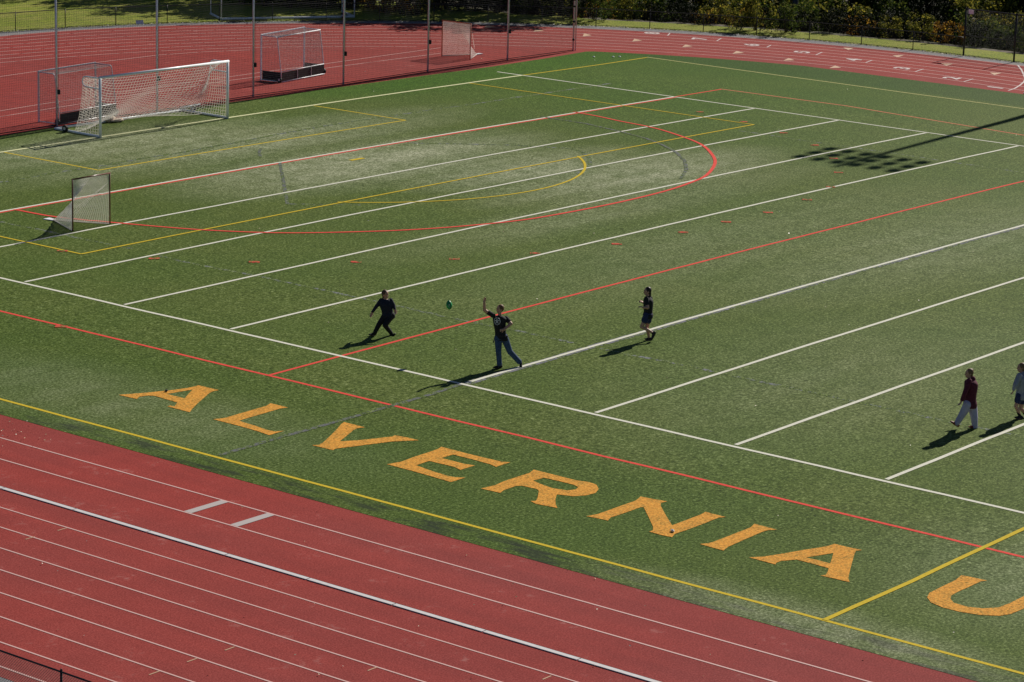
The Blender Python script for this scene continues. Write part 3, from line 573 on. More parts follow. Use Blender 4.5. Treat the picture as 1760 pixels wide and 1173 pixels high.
# ---------------------------------------------------------------- ball-stop netting
PL = D['POLES']; HN = 7.6
net = empty('ball_stop_net', (PL[0][0], PL[0][1], zc(PL[0][0]))); tag(net, 'tall dark ball-stop net hung from grey poles along the turf edge', 'netting')
no = Vector(net.location)
ext = [(PL[0][0] - 13, PL[0][1] - .3), (PL[0][0] - 6.5, PL[0][1] - .15)] + [tuple(p) for p in PL]
m = MB()
def seg(m, a, b, r):
    a, b = Vector(a), Vector(b); d = (b - a).normalized(); u = Vector((0, 0, 1)) if abs(d.z) < .9 else Vector((0, 1, 0)); s1 = d.cross(u).normalized(); s2 = d.cross(s1)
    v = []
    for p in (a, b):
        for t in (0, 2.094, 4.189): v.append(p + s1 * r * math.cos(t) + s2 * r * math.sin(t))
    m.add(v, [(0, 1, 4, 3), (1, 2, 5, 4), (2, 0, 3, 5)])
for (a, b) in zip(ext, ext[1:]):
    a = Vector((a[0], a[1], zc(a[0]))); b = Vector((b[0], b[1], zc(b[0]))); L = (b - a).length; n = int(L / .1)
    dn = Vector((-(b - a).y, (b - a).x, 0)).normalized()
    bel = lambda t, z: dn * (.10 * math.sin(math.pi * t) * math.sin(math.pi * min(1, z / HN)))
    for k in range(n + 1):
        t = k / n; p = a.lerp(b, t); zs = [0.05, HN / 3, 2 * HN / 3, HN - .1]
        for z1, z2 in zip(zs, zs[1:]): seg(m, p + bel(t, z1) + Vector((0, 0, z1)) - no, p + bel(t, z2) + Vector((0, 0, z2)) - no, .0034)
    for j in range(int((HN - .1) / .1)):
        z = .05 + j * .1; ts = [i / 4 for i in range(5)]
        for t1, t2 in zip(ts, ts[1:]): seg(m, a.lerp(b, t1) + bel(t1, z) + Vector((0, 0, z)) - no, a.lerp(b, t2) + bel(t2, z) + Vector((0, 0, z)) - no, .0034)
m.build('netting', MT['blacknet'], net)
m = MB(); m.tube([(x, y, zc(x) + .05) - no if False else tuple(Vector((x, y, zc(x) + .05)) - no) for x, y in ext], .02, 6); m.tube([tuple(Vector((x, y, zc(x) + HN - .05)) - no) for x, y in ext], .012, 6)
m.build('edge_rope', MT['blacknet'], net)
for i, (x, y) in enumerate(ext):
    m = MB(); z0 = zc(x); m.tube([(x - no.x, y - no.y, z0 - .1 - no.z), (x - no.x, y - no.y, z0 + HN + .2 - no.z)], .047, 12); m.tube([(x - no.x, y - no.y, z0 + HN + .2 - no.z), (x - no.x, y - no.y, z0 + HN + .27 - no.z)], .047, 12, r2=.01)
    pole = m.build('pole', MT['post'], net, smooth=True)
    if i < len(ext) - 1:
        m = MB(); m.box((x - no.x + .045, y - no.y - .08, z0 + 1.45 - no.z), .10, .09, .20); m.tube([(x - no.x + .03, y - no.y - .09, z0 + 1.35 - no.z), (x - no.x + .03, y - no.y - .085, z0 + HN - .2 - no.z)], .006, 5)
        m.build('winch', MT['rubber'], pole)
    else:
        m = MB(); m.tube([(x + .22 - no.x, y + .02 - no.y, z0 - .1 - no.z), (x + .22 - no.x, y + .02 - no.y, z0 + HN - no.z)], .03, 8); m.build('pole', MT['post'], net, smooth=True)
        for zz in (.55, 1.5, 2.3, 2.65, 3.5, 4.4, 5.3):
            m = MB(); m.tube([(x - no.x, y - no.y, z0 + zz - no.z), (x - no.x, y - no.y, z0 + zz + .09 - no.z)], .064, 12); m.build('band', MT['rubber'], pole)

# ---------------------------------------------------------------- goals
def grid_net(m, P, nu, nv, r):
    """P(u, v) surface sampled as knotted strands"""
    G = [[Vector(P(i / nu, j / nv)) for j in range(nv + 1)] for i in range(nu + 1)]
    for i in range(nu + 1):
        for j in range(nv):
            if (G[i][j] - G[i][j + 1]).length > 1e-4: seg(m, G[i][j], G[i][j + 1], r)
    for j in range(nv + 1):
        for i in range(nu):
            if (G[i][j] - G[i + 1][j]).length > 1e-4: seg(m, G[i][j], G[i + 1][j], r)
def wheel(parent, c, r=.15, wdt=.08, axis=Vector((1, 0, 0))):
    m = MB(); c = Vector(c); m.tube([c - axis * wdt / 2, c - axis * wdt * .35, c + axis * wdt * .35, c + axis * wdt / 2], r, 16); o = m.build('wheel', MT['rubber'], parent)
    m = MB(); m.tube([c - axis * (wdt / 2 + .012), c + axis * (wdt / 2 + .012)], r * .45, 10); m.build('hub', MT['silver'], o)
    return o
# big white goal: local x along the mouth, local y backwards
gx0, gy0 = 20.46, -.15; gx1 = 27.95; GW = gx1 - gx0; GH = 2.44; GDp = 2.75
goal = empty('soccer_goal', (gx0, gy0, zc(gx0) + .005)); tag(goal, 'big white soccer goal with sagging white net on the cream end line', 'soccer goal')
goal.rotation_euler = (0, 0, 0)
pr_ = .058
for X in (0, GW):
    m = MB(); m.tube([(X, 0, 0), (X, 0, GH + pr_)], pr_, 12); m.build('post', MT['wpipe'], goal, smooth=True)
m = MB(); m.tube([(-pr_, 0, GH + pr_), (GW + pr_, 0, GH + pr_)], pr_, 12); m.build('crossbar', MT['wpipe'], goal, smooth=True)
m = MB()
for X, s in ((0, 1), (GW, -1)): m.tube([(X, 0, .05), (X + .15 * (-s) * 0 , GDp, .05)], .05, 10)
m.tube([(0, GDp, .05), (GW, GDp, .05)], .05, 10); m.build('ground_bar', MT['wpipe'], goal, smooth=True)
m = MB(); m.tube([(GW + .1, GDp + .35, .06), (GW + 1.55, GDp + .45, .10)], .03, 8); m.build('tow_bar', MT['wpipe'], goal, smooth=True)
def bracket(X):
    pts = [(X, .03, GH + .03), (X, .85, GH + .02)]
    for t in range(0, 181, 30): pts.append((X, .85 + .21 * math.sin(rad(t)), GH - .19 + .21 * math.cos(rad(t))))
    pts += [(X, .03, GH - .42)]
    return pts
for X in (0, GW):
    m = MB(); m.tube(bracket(X), .03, 8); m.build('net_bracket', MT['wpipe'], goal, smooth=True)
wheel(goal, (-.12, 2.0, .16)); wheel(goal, (GW + .12, 2.2, .16))
def back(u, v):
    X = u * GW
    e = min(X, GW - X); wgt = math.exp(-(e / .55) ** 1.3)
    # path A over the bracket: (0,GH+.06) -> (1.03, GH-.1) -> (GD, .05)
    sm_ = min(1, e / 2.8); sm_ = sm_ * sm_ * (3 - 2 * sm_); DB = 1.5 + (GDp - 1.5) * sm_
    if v < .22: a = Vector((1.03 * v / .22, GH + .05 - .12 * v / .22))
    else:
        t = (v - .22) / .78; a = Vector((1.03 + (DB - 1.03) * t, (GH - .07) * (1 - t) + .05 * t)); a.x -= .10 * math.sin(math.pi * t)
    t = v; b = Vector((DB * t ** 1.15, (GH + .05) * (1 - t) + .04 * t - .30 * math.sin(math.pi * t)))
    b.x += .16 * math.sin(6.1 * u * 2 + 3 * v) * math.sin(math.pi * v)
    p = a * wgt + b * (1 - wgt)
    z = max(.03, p.y)
    if v > .8: p.x += (v - .8) * (1.2 * math.sin(9 * u + 1) ** 2) * .6; z = max(.03, z - (v - .8) * .5)
    xx = X + .05 * math.sin(17 * v + 9 * u) * math.sin(math.pi * u)
    return (xx, p.x, z)
m = MB(); grid_net(m, back, 48, 26, .0088)
def side(X, s):
    def f(u, v):
        # u from the post (0) to the back (1), v from top to ground
        yt = 1.03 * u; zt = GH + .04 - .12 * u; yb = 1.5 * u; zb = .05
        t = v; y = yt * (1 - t) + yb * t - .10 * u * math.sin(math.pi * t); z = zt * (1 - t) + zb * t
        return (X + s * .05 * math.sin(math.pi * u) * math.sin(math.pi * v), y, z)
    return f
grid_net(m, side(0, -1), 10, 18, .0088); grid_net(m, side(GW, 1), 10, 18, .0088)
# the diagonal slack ropes of the net gathered at the right bracket
for k in range(7): 
    a = Vector((GW - .1 - .25 * k * .3, 1.0, GH - .15)); b = Vector((GW - 1.0 - .42 * k, GDp - .1, .08)); c = (a + b) / 2 + Vector((0, -.28, -.1)); seg(m, a, c, .006); seg(m, c, b, .006)
m.build('net', MT['wnet'], goal)
# bundle of slack net on the back bar
def lump(m, c, rx, ry, rz, seed, n=9):
    vs = []; fs = []; ns = 14
    for i in range(n + 1):
        ph = math.pi * i / n
        for k in range(ns):
            th = 2 * math.pi * k / ns; d = Vector((math.sin(ph) * math.cos(th), math.sin(ph) * math.sin(th), math.cos(ph)))
            q = 1 + .38 * noise.noise(d * 2.6 + Vector((seed, 0, 0))); vs.append(Vector(c) + Vector((d.x * rx, d.y * ry, d.z * rz)) * q)
    for i in range(n):
        for k in range(ns): fs.append((i * ns + k, i * ns + (k + 1) % ns, (i + 1) * ns + (k + 1) % ns, (i + 1) * ns + k))
    m.add(vs, fs)
m = MB(); lump(m, (3.05, GDp - .1, .14), .30, .17, .15, 3); lump(m, (3.3, GDp - .3, .08), .35, .14, .08, 8); m.build('net_bundle', simple('bundled_net', (.55, .45, .36), .9), goal, smooth=True)

def hockey_goal(label, p, ang, white):
    """local x along the goal line, local y from the back board towards the mouth"""
    root = empty('field_hockey_goal', (p[0], p[1], zc(p[0]) + .005), ang); tag(root, label, 'hockey goal', None)
    w_, h_, d_, dt = 3.66, 2.14, 1.18, .92; pm = MT['wpipe'] if white else MT['silver']
    for X in (0, w_):
        m = MB(); m.box((X, d_, h_ / 2), .06, .06, h_); m.build('post', pm, root)
    m = MB(); m.box((w_ / 2, d_, h_ + .028), w_ + .06, .06, .055); m.build('crossbar', pm, root)
    m = MB()
    for X in (0, w_):
        yb = d_ - dt
        pts = [(X, d_, h_)] + [(X, yb + .12 - .12 * math.sin(rad(t)), h_ - .12 + .12 * math.cos(rad(t))) for t in range(0, 91, 22)] + [(X, .03, .45), (X, .03, .02)]
        m.tube(pts, .022, 8); m.tube([(X, d_, .03), (X, 0, .03)], .024, 8)
    if white: m.tube([(0, d_ - dt, h_ - .01), (w_, d_ - dt, h_ - .01)], .024, 8)
    m.tube([(0, .03, .5), (w_, .03, .5)], .018, 8); m.tube([(0, -.02, .03), (w_, -.02, .03)], .022, 8); m.build('frame', pm, root, smooth=True)
    m = MB(); m.box((w_ / 2, 0, .25), w_ - .04, .02, .44); m.build('back_board', MT['board'], root)
    for X, s in ((0, 1), (w_, -1)) if white else ((w_, -1),):
        m = MB(); m.box((X + s * .035, d_ / 2, .25), .02, d_ - .1, .44); m.build('side_board', MT['board'], root)
    if white:
        for f in (.36, .68):
            m = MB(); m.tube([(w_ * f, -.02, .03), (w_ * f, -.02, .48)], .012, 6); m.build('strut', pm, root)
    for X in (-.06, w_ + .06): wheel(root, (X, .08, .13), .13, .07)
    m = MB()
    grid_net(m, lambda u, v: (w_ * u, (d_ - dt) * (1 - v) + .03 * v + .03 * math.sin(math.pi * u), (h_ - .03) * (1 - v) + .48 * v), 58, 26, .0030)
    grid_net(m, lambda u, v: (w_ * u, d_ + (-dt) * v, h_ - .02 - .05 * math.sin(math.pi * v) * math.sin(math.pi * u)), 58, 14, .0030)
    for X in (0, w_): grid_net(m, lambda u, v, X=X: (X, d_ * (1 - u) + ((d_ - dt) * (1 - v) + .03 * v) * u, (h_ - .03) * (1 - v) + .48 * v), 16, 26, .0030)
    m.build('net', MT['greynet'], root)
    return root
hockey_goal('silver-framed field hockey goal partly behind the big white soccer goal', (21.42, 3.35), rad(6.0), False)
hockey_goal('white-framed field hockey goal with black boards, alone on the red track', (37.62, 5.72), rad(9.0), True)

def lacrosse_goal(label, a, b, tip, frame, netm, r=.0095):
    a = Vector((a[0], a[1], zc(a[0]))); b = Vector((b[0], b[1], zc(b[0]))); t = Vector((tip[0], tip[1], zc(tip[0])))
    root = empty('lacrosse_goal', a); tag(root, label, 'lacrosse goal')
    b = b - a; t = t - a; H = Vector((0, 0, 1.83)); o = Vector((0, 0, 0))
    for p in (o, b):
        m = MB(); m.tube([p, p + H], .026, 10); m.build('post', frame, root, smooth=True)
    m = MB(); e = (b - o).normalized() * .026; m.tube([o + H - e, b + H + e], .026, 10); m.build('crossbar', frame, root, smooth=True)
    m = MB(); z = Vector((0, 0, .02)); m.tube([o + z, t + z, b + z], .022, 8)
    dn = (t - b * .5).normalized(); sdv = Vector((-dn.y, dn.x, 0))
    pl = [t - dn * .05 + sdv * .09 + z, t - dn * .05 - sdv * .09 + z, t + dn * .34 - sdv * .15 + z, t + dn * .34 + sdv * .15 + z]
    m.build('ground_frame', MT['wnet'], root, smooth=True)
    m = MB()
    for s in (0, 1):
        pass
    m.add([v + Vector((0, 0, .012)) for v in pl] + [v - Vector((0, 0, .01)) for v in pl], [(0, 1, 2, 3), (7, 6, 5, 4), (0, 4, 5, 1), (1, 5, 6, 2), (2, 6, 7, 3), (3, 7, 4, 0)]); m.build('back_plate', MT['wpipe'], root)
    m = MB()
    # net: from the mouth frame down to the V of the ground frame, slack in the middle
    def f(side0):
        P = o if side0 else b; c = b * .5
        def g_(u, v):
            top = (P + H).lerp(c + H, u); bot = P.lerp(t, u)
            q = top.lerp(bot, v); s = math.sin(math.pi * v) * u
            return q + Vector((0, 0, -.05 * s)) + dn * (-.05 * s) + Vector((0, 0, .01 * math.sin(40 * v) * u))
        return g_
    grid_net(m, f(True), 24, 48, r * .62); grid_net(m, f(False), 24, 48, r * .62)
    for k in range(3): seg(m, b + H * .8 - dn * 0 + dn * .1, (b * .4 + t * .6) + Vector((0, 0, .3 + .1 * k)), .006)
    m.build('net', netm, root)
    return root
lacrosse_goal('lacrosse goal with dark frame and grey-white net standing on the green turf', (6.6, -13.5), (8.36, -13.5), (7.42, -11.6), MT['lax'], net_mat('pale_lacrosse_net', (.92, .90, .86)))
lacrosse_goal('lacrosse goal with thin orange frame and pinkish net on the red track', (51.1, 7.15), (51.2, 5.35), (53.1, 6.45), MT['laxo'], net_mat('pinkish_lacrosse_net', (.92, .84, .80)), .0085)
# soccer goal beyond the far fence
fg0, fg1 = Vector((52.85, 24.6, zc(52.8))), Vector((59.6, 20.75, 0)); fgd = Vector((1.25, 2.05, 0))
g2 = empty('soccer_goal', fg0); tag(g2, 'white soccer goal without a visible net on the lawn beyond the far fence', 'soccer goal'); q1 = fg1 - fg0
for name, pp in (('post', [Vector((0, 0, 0)), Vector((0, 0, 2.5))]), ('post', [q1, q1 + Vector((0, 0, 2.5))]), ('post', [fgd, fgd + Vector((0, 0, 2.45))]), ('post', [fgd + q1, fgd + q1 + Vector((0, 0, 2.45))]), ('crossbar', [Vector((0, 0, 2.5)), q1 + Vector((0, 0, 2.5))])):
    m = MB(); m.tube(pp, .035 if name == 'post' else .05, 8); m.build(name, MT['wpipe'], g2, smooth=True)
z = Vector((0, 0, .06)); m = MB(); m.tube([fgd + z, z, q1 + z, q1 + fgd + z], .07, 8); m.build('ground_bar', MT['wpipe'], g2, smooth=True)
wheel(g2, tuple(q1 * .9 + Vector((0, -.1, .14))), .13, .07)

# ---------------------------------------------------------------- floodlight whose shadow crosses the field (it stands outside the frame)
fx, fy, fh = 76.3, -21.6, 25.2
fl = empty('floodlight_mast', (fx, fy, 0)); tag(fl, 'tall floodlight mast that throws the long shadow on the turf', 'floodlight')
m = MB(); m.tube([(0, 0, -2), (0, 0, fh)], .34, 16, r2=.13); m.build('mast', MT['metal'], fl, smooth=True)
for r_i, zz in enumerate((24.4, 23.55, 22.7)):
    m = MB(); m.box((-.15, 0, zz - .30), .05, 5.0, .05); arm = m.build('crossarm', MT['metal'], fl)
    for c in range(6):
        yy = -2.25 + .9 * c
        m = MB(); m.tube([(-.2, yy, zz + .0), (-.42, yy, zz - .16)], .2, 12, r2=.3); m.box((-.2, yy, zz - .25), .06, .06, .25); lp = m.build('lamp', MT['metal'], arm, smooth=False)
        m = MB(); m.tube([(-.425, yy, zz - .163), (-.43, yy, zz - .167)], .255, 12); m.build('lens', MT['lens'], lp)

# ---------------------------------------------------------------- people
def remesh(name, mb, mat, parent, vox=.012, sm=2):
    me = bpy.data.meshes.new(name); me.from_pydata([tuple(v) for v in mb.v], [], mb.f); me.update()
    o = bpy.data.objects.new(name, me); COL.objects.link(o)
    r = o.modifiers.new('r', 'REMESH'); r.mode = 'VOXEL'; r.voxel_size = vox; r.use_smooth_shade = True
    if sm: s = o.modifiers.new('s', 'SMOOTH'); s.iterations = sm; s.factor = .5
    bpy.context.view_layer.update(); dgp = bpy.context.evaluated_depsgraph_get()
    nm = bpy.data.meshes.new_from_object(o.evaluated_get(dgp)); nm.name = name
    o.modifiers.clear(); o.data = nm; bpy.data.meshes.remove(me)
    nm.materials.clear(); nm.materials.append(mat); nm.polygons.foreach_set('use_smooth', [True] * len(nm.polygons))
    if parent: o.parent = parent
    return o
def ell(m, c, ax, n=10, ns=14):
    """ellipsoid with axis vectors ax=(a,b,c)"""
    vs = []; fs = []
    c = Vector(c)
    for i in range(n + 1):
        ph = math.pi * (i + (.02 if i == 0 else -.02 if i == n else 0)) / n
        for k in range(ns):
            th = 2 * math.pi * k / ns; vs.append(c + ax[0] * (math.sin(ph) * math.cos(th)) + ax[1] * (math.sin(ph) * math.sin(th)) + ax[2] * math.cos(ph))
    for i in range(n):
        for k in range(ns): fs.append((i * ns + (k + 1) % ns, i * ns + k, (i + 1) * ns + k, (i + 1) * ns + (k + 1) % ns))
    fs.append(tuple(range(ns))); fs.append(tuple(n * ns + k for k in range(ns))[::-1]); m.add(vs, fs)
def cap(m, a, b, ra, rb, n=12):
    """round-ended tapering limb"""
    a, b = Vector(a), Vector(b); d = (b - a)
    if d.length < 1e-5: d = Vector((0, 0, 1e-4))
    L = d.length; d = d.normalized(); u = Vector((0, 0, 1)) if abs(d.z) < .9 else Vector((1, 0, 0)); s1 = d.cross(u).normalized(); s2 = s1.cross(d)
    rings = []
    for t in (-.98, -.8, -.5, -.2): rings.append((a + d * (ra * t), ra * math.sqrt(1 - t * t)))
    for t in (0, .25, .5, .75, 1): rings.append((a + d * (L * t), ra + (rb - ra) * t))
    for t in (.2, .5, .8, .98): rings.append((b + d * (rb * t), rb * math.sqrt(1 - t * t)))
    vs = []; fs = []
    for c, r in rings:
        for k in range(n): th = 2 * math.pi * k / n; vs.append(c + (s1 * math.cos(th) + s2 * math.sin(th)) * r)
    for i in range(len(rings) - 1):
        for k in range(n): fs.append((i * n + k, i * n + (k + 1) % n, (i + 1) * n + (k + 1) % n, (i + 1) * n + k))
    fs.append(tuple(range(n))[::-1]); fs.append(tuple((len(rings) - 1) * n + k for k in range(n))); m.add(vs, fs)
def loft(m, rings, n=20):
    vs = []; fs = []
    for c, A, B in rings:
        for k in range(n): th = 2 * math.pi * k / n; vs.append(Vector(c) + A * math.cos(th) + B * math.sin(th))
    for i in range(len(rings) - 1):
        for k in range(n): fs.append((i * n + k, i * n + (k + 1) % n, (i + 1) * n + (k + 1) % n, (i + 1) * n + k))
    fs.append(tuple(range(n))[::-1]); fs.append(tuple((len(rings) - 1) * n + k for k in range(n))); m.add(vs, fs)
def smooth_rings(R_, k=5):
    out = []
    for i in range(len(R_) - 1):
        p = [R_[max(i - 1, 0)], R_[i], R_[i + 1], R_[min(i + 2, len(R_) - 1)]]
        for j in range(k):
            t = j / k; w0 = .5 * (-t + 2 * t * t - t ** 3); w1 = .5 * (2 - 5 * t * t + 3 * t ** 3); w2_ = .5 * (t + 4 * t * t - 3 * t ** 3); w3 = .5 * (-t * t + t ** 3)
            out.append(tuple(p[0][q] * w0 + p[1][q] * w1 + p[2][q] * w2_ + p[3][q] * w3 for q in range(3)))
    out.append(R_[-1]); return out
def person(key, label, front, face, top, topm, sleeve, legs, legm, shoem, hairm, hair, bulk=1.0, hs=1.09, legw=1.0):
    d = D['PPL'][key]; J = {k: Vector(v) for k, v in d['J'].items()}; z0 = 0
    low = min(J[k].z for k in ('toR', 'toL', 'heR', 'heL'))
    root = empty('person', Vector(d['loc'])); tag(root, label, 'person')
    front = (RT * front[0] + FW * front[1]).normalized(); face = (RT * face[0] + FW * face[1] + Vector((0, 0, face[2] if len(face) > 2 else 0))).normalized()
    side_ = (J['shL'] - J['shR']); side_.z = 0
    ax = Vector((0, 0, 1)).cross(front)
    if side_.dot(ax) < 0: ax = -ax
    up = Vector((0, 0, 1)); b_ = bulk
    def spine(extra, zlo=-1):
        hip = (J['hipR'] + J['hipL']) / 2; S = []
        sh = (J['shR'] + J['shL']) / 2
        e = extra
        S.append((hip - up * .07, ax * (.155 * b_ + e), front * (.105 * b_ + e)))
        S.append((hip + up * .03, ax * (.165 * b_ + e), front * (.118 * b_ + e)))
        S.append((J['waist'], ax * (.138 * b_ + e), front * (.10 * b_ + e)))
        S.append((J['chest'], ax * (.165 * b_ + e), front * (.115 * b_ + e)))
        S.append((sh - up * .03, ax * (.165 * b_ + e), front * (.10 * b_ + e)))
        S.append((sh + up * .035, ax * (.09 * b_ + e * .6), front * (.065 * b_ + e * .6)))
        return S
    hc = J['head']; nk = J['neck']
    f = face; fs_ = f.cross(up).normalized(); fu = fs_.cross(f).normalized()
    if fu.z < 0: fu = -fu
    hr = .108 * hs
    m = MB()
    loft(m, smooth_rings(spine(-.004)))
    cap(m, nk - up * .05, hc - fu * .06, .052 * b_ ** .5, .050)
    ell(m, hc + fu * .02 - f * .008, (fs_ * .076 * hs, f * .096 * hs, fu * .102 * hs))            # skull
    ell(m, hc - fu * .052 + f * .022, (fs_ * .056 * hs, f * .066 * hs, fu * .070 * hs))            # jaw
    cap(m, hc + f * .088 * hs + fu * .005, hc + f * .103 * hs - fu * .028, .009, .014)             # nose
    cap(m, hc + f * .076 - fu * .083, hc + f * .070 - fu * .087, .016, .016)                       # chin
    for s in (-1, 1): ell(m, hc + fs_ * (s * .078 * hs) - f * .006 - fu * .01, (fs_ * .010, f * .019, fu * .030))
    def arm(m, S, E, Wr, Hd, s, r=(.050, .041, .040, .027)):
        cap(m, S, E, r[0], r[1]); cap(m, E, Wr, r[2], r[3])
    def hand(m, Wr, Hd, s, curl):
        dr = (Hd - Wr).normalized(); sd2 = dr.cross(front); 
        if sd2.length < .2: sd2 = dr.cross(up)
        sd2.normalize(); pn = sd2.cross(dr).normalized()
        ell(m, Wr + dr * .05, (sd2 * .040, pn * .017, dr * .055))
        for i, (o_, L) in enumerate(((-.030, .066), (-.010, .076), (.010, .072), (.029, .056))):
            p = Wr + dr * .092 + sd2 * o_; q = p + (dr * math.cos(curl * .6) + pn * math.sin(curl * .6)) * L * .5; t = q + (dr * math.cos(curl * 1.5) + pn * math.sin(curl * 1.5)) * L * .5
            cap(m, p - dr * .015, q, .0095, .009, 8); cap(m, q, t, .009, .0078, 8)
        p = Wr + dr * .03 - sd2 * .034; q = p - sd2 * .03 + dr * .028 + pn * .01; t = q + dr * .03 + pn * .008
        cap(m, p, q, .012, .011, 8); cap(m, q, t, .0105, .009, 8)
    for s in 'RL':
        arm(m, J['sh' + s], J['el' + s], J['wr' + s], J['ha' + s], s, (.060, .051, .050, .036))
        hand(m, J['wr' + s], J['ha' + s], s, .55 if s == 'R' else .8)
        cap(m, J['hip' + s], J['kn' + s], .078 * b_ * legw, .054); kk = J['kn' + s]; ak = J['an' + s]; mid = kk.lerp(ak, .33) - front * .012
        cap(m, kk, mid, .052, .054 * legw); cap(m, mid, ak, .054 * legw, .036)
        cap(m, J['he' + s].lerp(J['to' + s], .2), J['to' + s].lerp(J['he' + s], .2), .028, .025); cap(m, ak, J['he' + s].lerp(J['to' + s], .2), .034, .028)
    body = remesh('body', m, MT['skin'], root, .0075, 1)
    # top
    m = MB(); S = spine(.013)
    hem = {'tee': 0, 'hood': 0}.get(top, 0)
    S2 = [(S[0][0] - up * hem, S[0][1] * 1.03, S[0][2] * 1.05)] + S[1:]
    if top == 'hood': S2 = [(c, A + A.normalized() * .018, B + B.normalized() * .022) for c, A, B in S2]
    loft(m, smooth_rings(S2))
    for s in 'RL':
        Sh, E, Wr = J['sh' + s], J['el' + s], J['wr' + s]
        g_ = .012 if top == 'hood' else 0
        if sleeve == 'short': cap(m, Sh, Sh.lerp(E, .55), .068 * b_ ** .5, .072)
        else: cap(m, Sh, E, .068 + g_, .056 + g_); cap(m, E, E.lerp(Wr, .93), .056 + g_, .042 + g_ * .7)
    cap(m, nk - up * .085, nk - up * .03, .075, .058 if top != 'hood' else .075)
    if top == 'hood': ell(m, nk - up * .01 - front * .065, (ax * .105, front * .06, up * .065))
    shirt = remesh({'tee': 't_shirt', 'hood': 'hoodie', 'long': 'long_sleeved_top'}[top], m, topm, root, .011, 2)
    # legs
    m = MB()
    hip = (J['hipR'] + J['hipL']) / 2
    loft(m, smooth_rings([(hip - up * .10, ax * .15 * b_, front * .10 * b_), (hip - up * .02, ax * .176 * b_, front * .128 * b_), (hip + up * .05, ax * .168 * b_, front * .120 * b_), (J['waist'] - up * .02, ax * .148 * b_, front * .108 * b_)]))
    for s in 'RL':
        H_, K_, A_ = J['hip' + s], J['kn' + s], J['an' + s]
        if legs == 'short': cap(m, H_, H_.lerp(K_, .42), .098 * b_, .092 * b_)
        else:
            w1, w2_, w3 = {'slim': (.100, .078, .062), 'jeans': (.104, .085, .076), 'baggy': (.112, .098, .078)}[legs]
            cap(m, H_, K_, w1 * b_, w2_); cap(m, K_, A_.lerp(K_, .04), w2_, w3)
            if legs == 'jeans': cap(m, A_.lerp(K_, .12), A_ - up * .0, w3, w3 + .006)
    remesh({'short': 'shorts', 'slim': 'trousers', 'jeans': 'jeans', 'baggy': 'sweatpants'}[legs], m, legm, root, .011, 2)
    # shoes
    for s in 'RL':
        m = MB(); he, to = J['he' + s].copy(), J['to' + s].copy(); 
        dv = to - he; 
        if dv.length > .26: to = he + dv.normalized() * .24
        if dv.length < .17: to = he + dv.normalized() * .19
        if abs(dv.normalized().z) < .5: he.z = max(he.z, .045); to.z = max(to.z, .04)
        sdv = dv.cross(up).normalized() if dv.cross(up).length > 1e-4 else ax; nv = sdv.cross(dv.normalized())
        if nv.z < 0: nv = -nv
        loft(m, smooth_rings([(he - dv.normalized() * .045, sdv * .018, nv * .022), (he, sdv * .036, nv * .044), (he.lerp(to, .4) + nv * .004, sdv * .040, nv * .046), (he.lerp(to, .8), sdv * .046, nv * .034), (to + dv.normalized() * .03, sdv * .030, nv * .020)]))
        cap(m, J['an' + s] - up * .01, he + nv * .01, .040, .040)
        remesh('shoe', m, shoem, root, .010, 1)
        if legs == 'short' and key == 'grey':
            m = MB(); K_, A_ = J['kn' + s], J['an' + s]; cap(m, K_.lerp(A_, .55), A_, .050, .042); remesh('sock', m, MT['black'], root, .011, 1)
    # hair
    m = MB()
    back_ = hc + fu * .034 - f * .026
    ell(m, back_, (fs_ * .088 * hs, f * .098 * hs, fu * .102 * hs))
    if hair == 'short': pass
    if hair in ('tail', 'bun', 'long'):
        ell(m, hc - f * .052 - fu * .03, (fs_ * .07, f * .055, fu * .07))
    if hair == 'tail': cap(m, hc - f * .09 - fu * .02, hc - f * .085 - fu * .17, .035, .022)
    if hair == 'long': cap(m, hc - f * .075 - fu * .03, hc - f * .085 - fu * .21, .055, .035); cap(m, hc - f * .04 + fs_ * .05 - fu * .04, hc - f * .05 + fs_ * .05 - fu * .16, .038, .025)
    if hair == 'bun': ell(m, hc - f * .085 + fu * .085, (fs_ * .045, f * .045, fu * .045)); cap(m, hc - f * .08 - fu * .05, hc - f * .07 - fu * .14, .04, .03)
    remesh('hair', m, hairm, root, .010, 1)
    for s in (-1, 1):
        m = MB(); ell(m, hc + f * .0865 * hs + fs_ * (s * .029) + fu * .014, (fs_ * .012, f * .007, fu * .007), 6, 8); m.build('eye', MT['eye'], root, smooth=True)
        m = MB(); cap(m, hc + f * .090 * hs + fs_ * (s * .020) + fu * .032, hc + f * .082 * hs + fs_ * (s * .044) + fu * .030, .004, .003, 6); m.build('eyebrow', hairm, root, smooth=True)
    m = MB(); cap(m, hc + f * .083 * hs - fs_ * .02 - fu * .054, hc + f * .083 * hs + fs_ * .02 - fu * .054, .006, .006, 6); m.build('mouth', MT['lip'], root, smooth=True)
    return root, J, ax, front, body, shirt
root, J, ax, fr, body, shirt = person('throw', 'person in black printed t-shirt and blue jeans, one arm raised', (-.45, -.9), (-.85, -.5, .05), 'tee', MT['black'], 'short', 'jeans', MT['jeans'], MT['shoek'], MT['hairg'], 'short', 1.13)
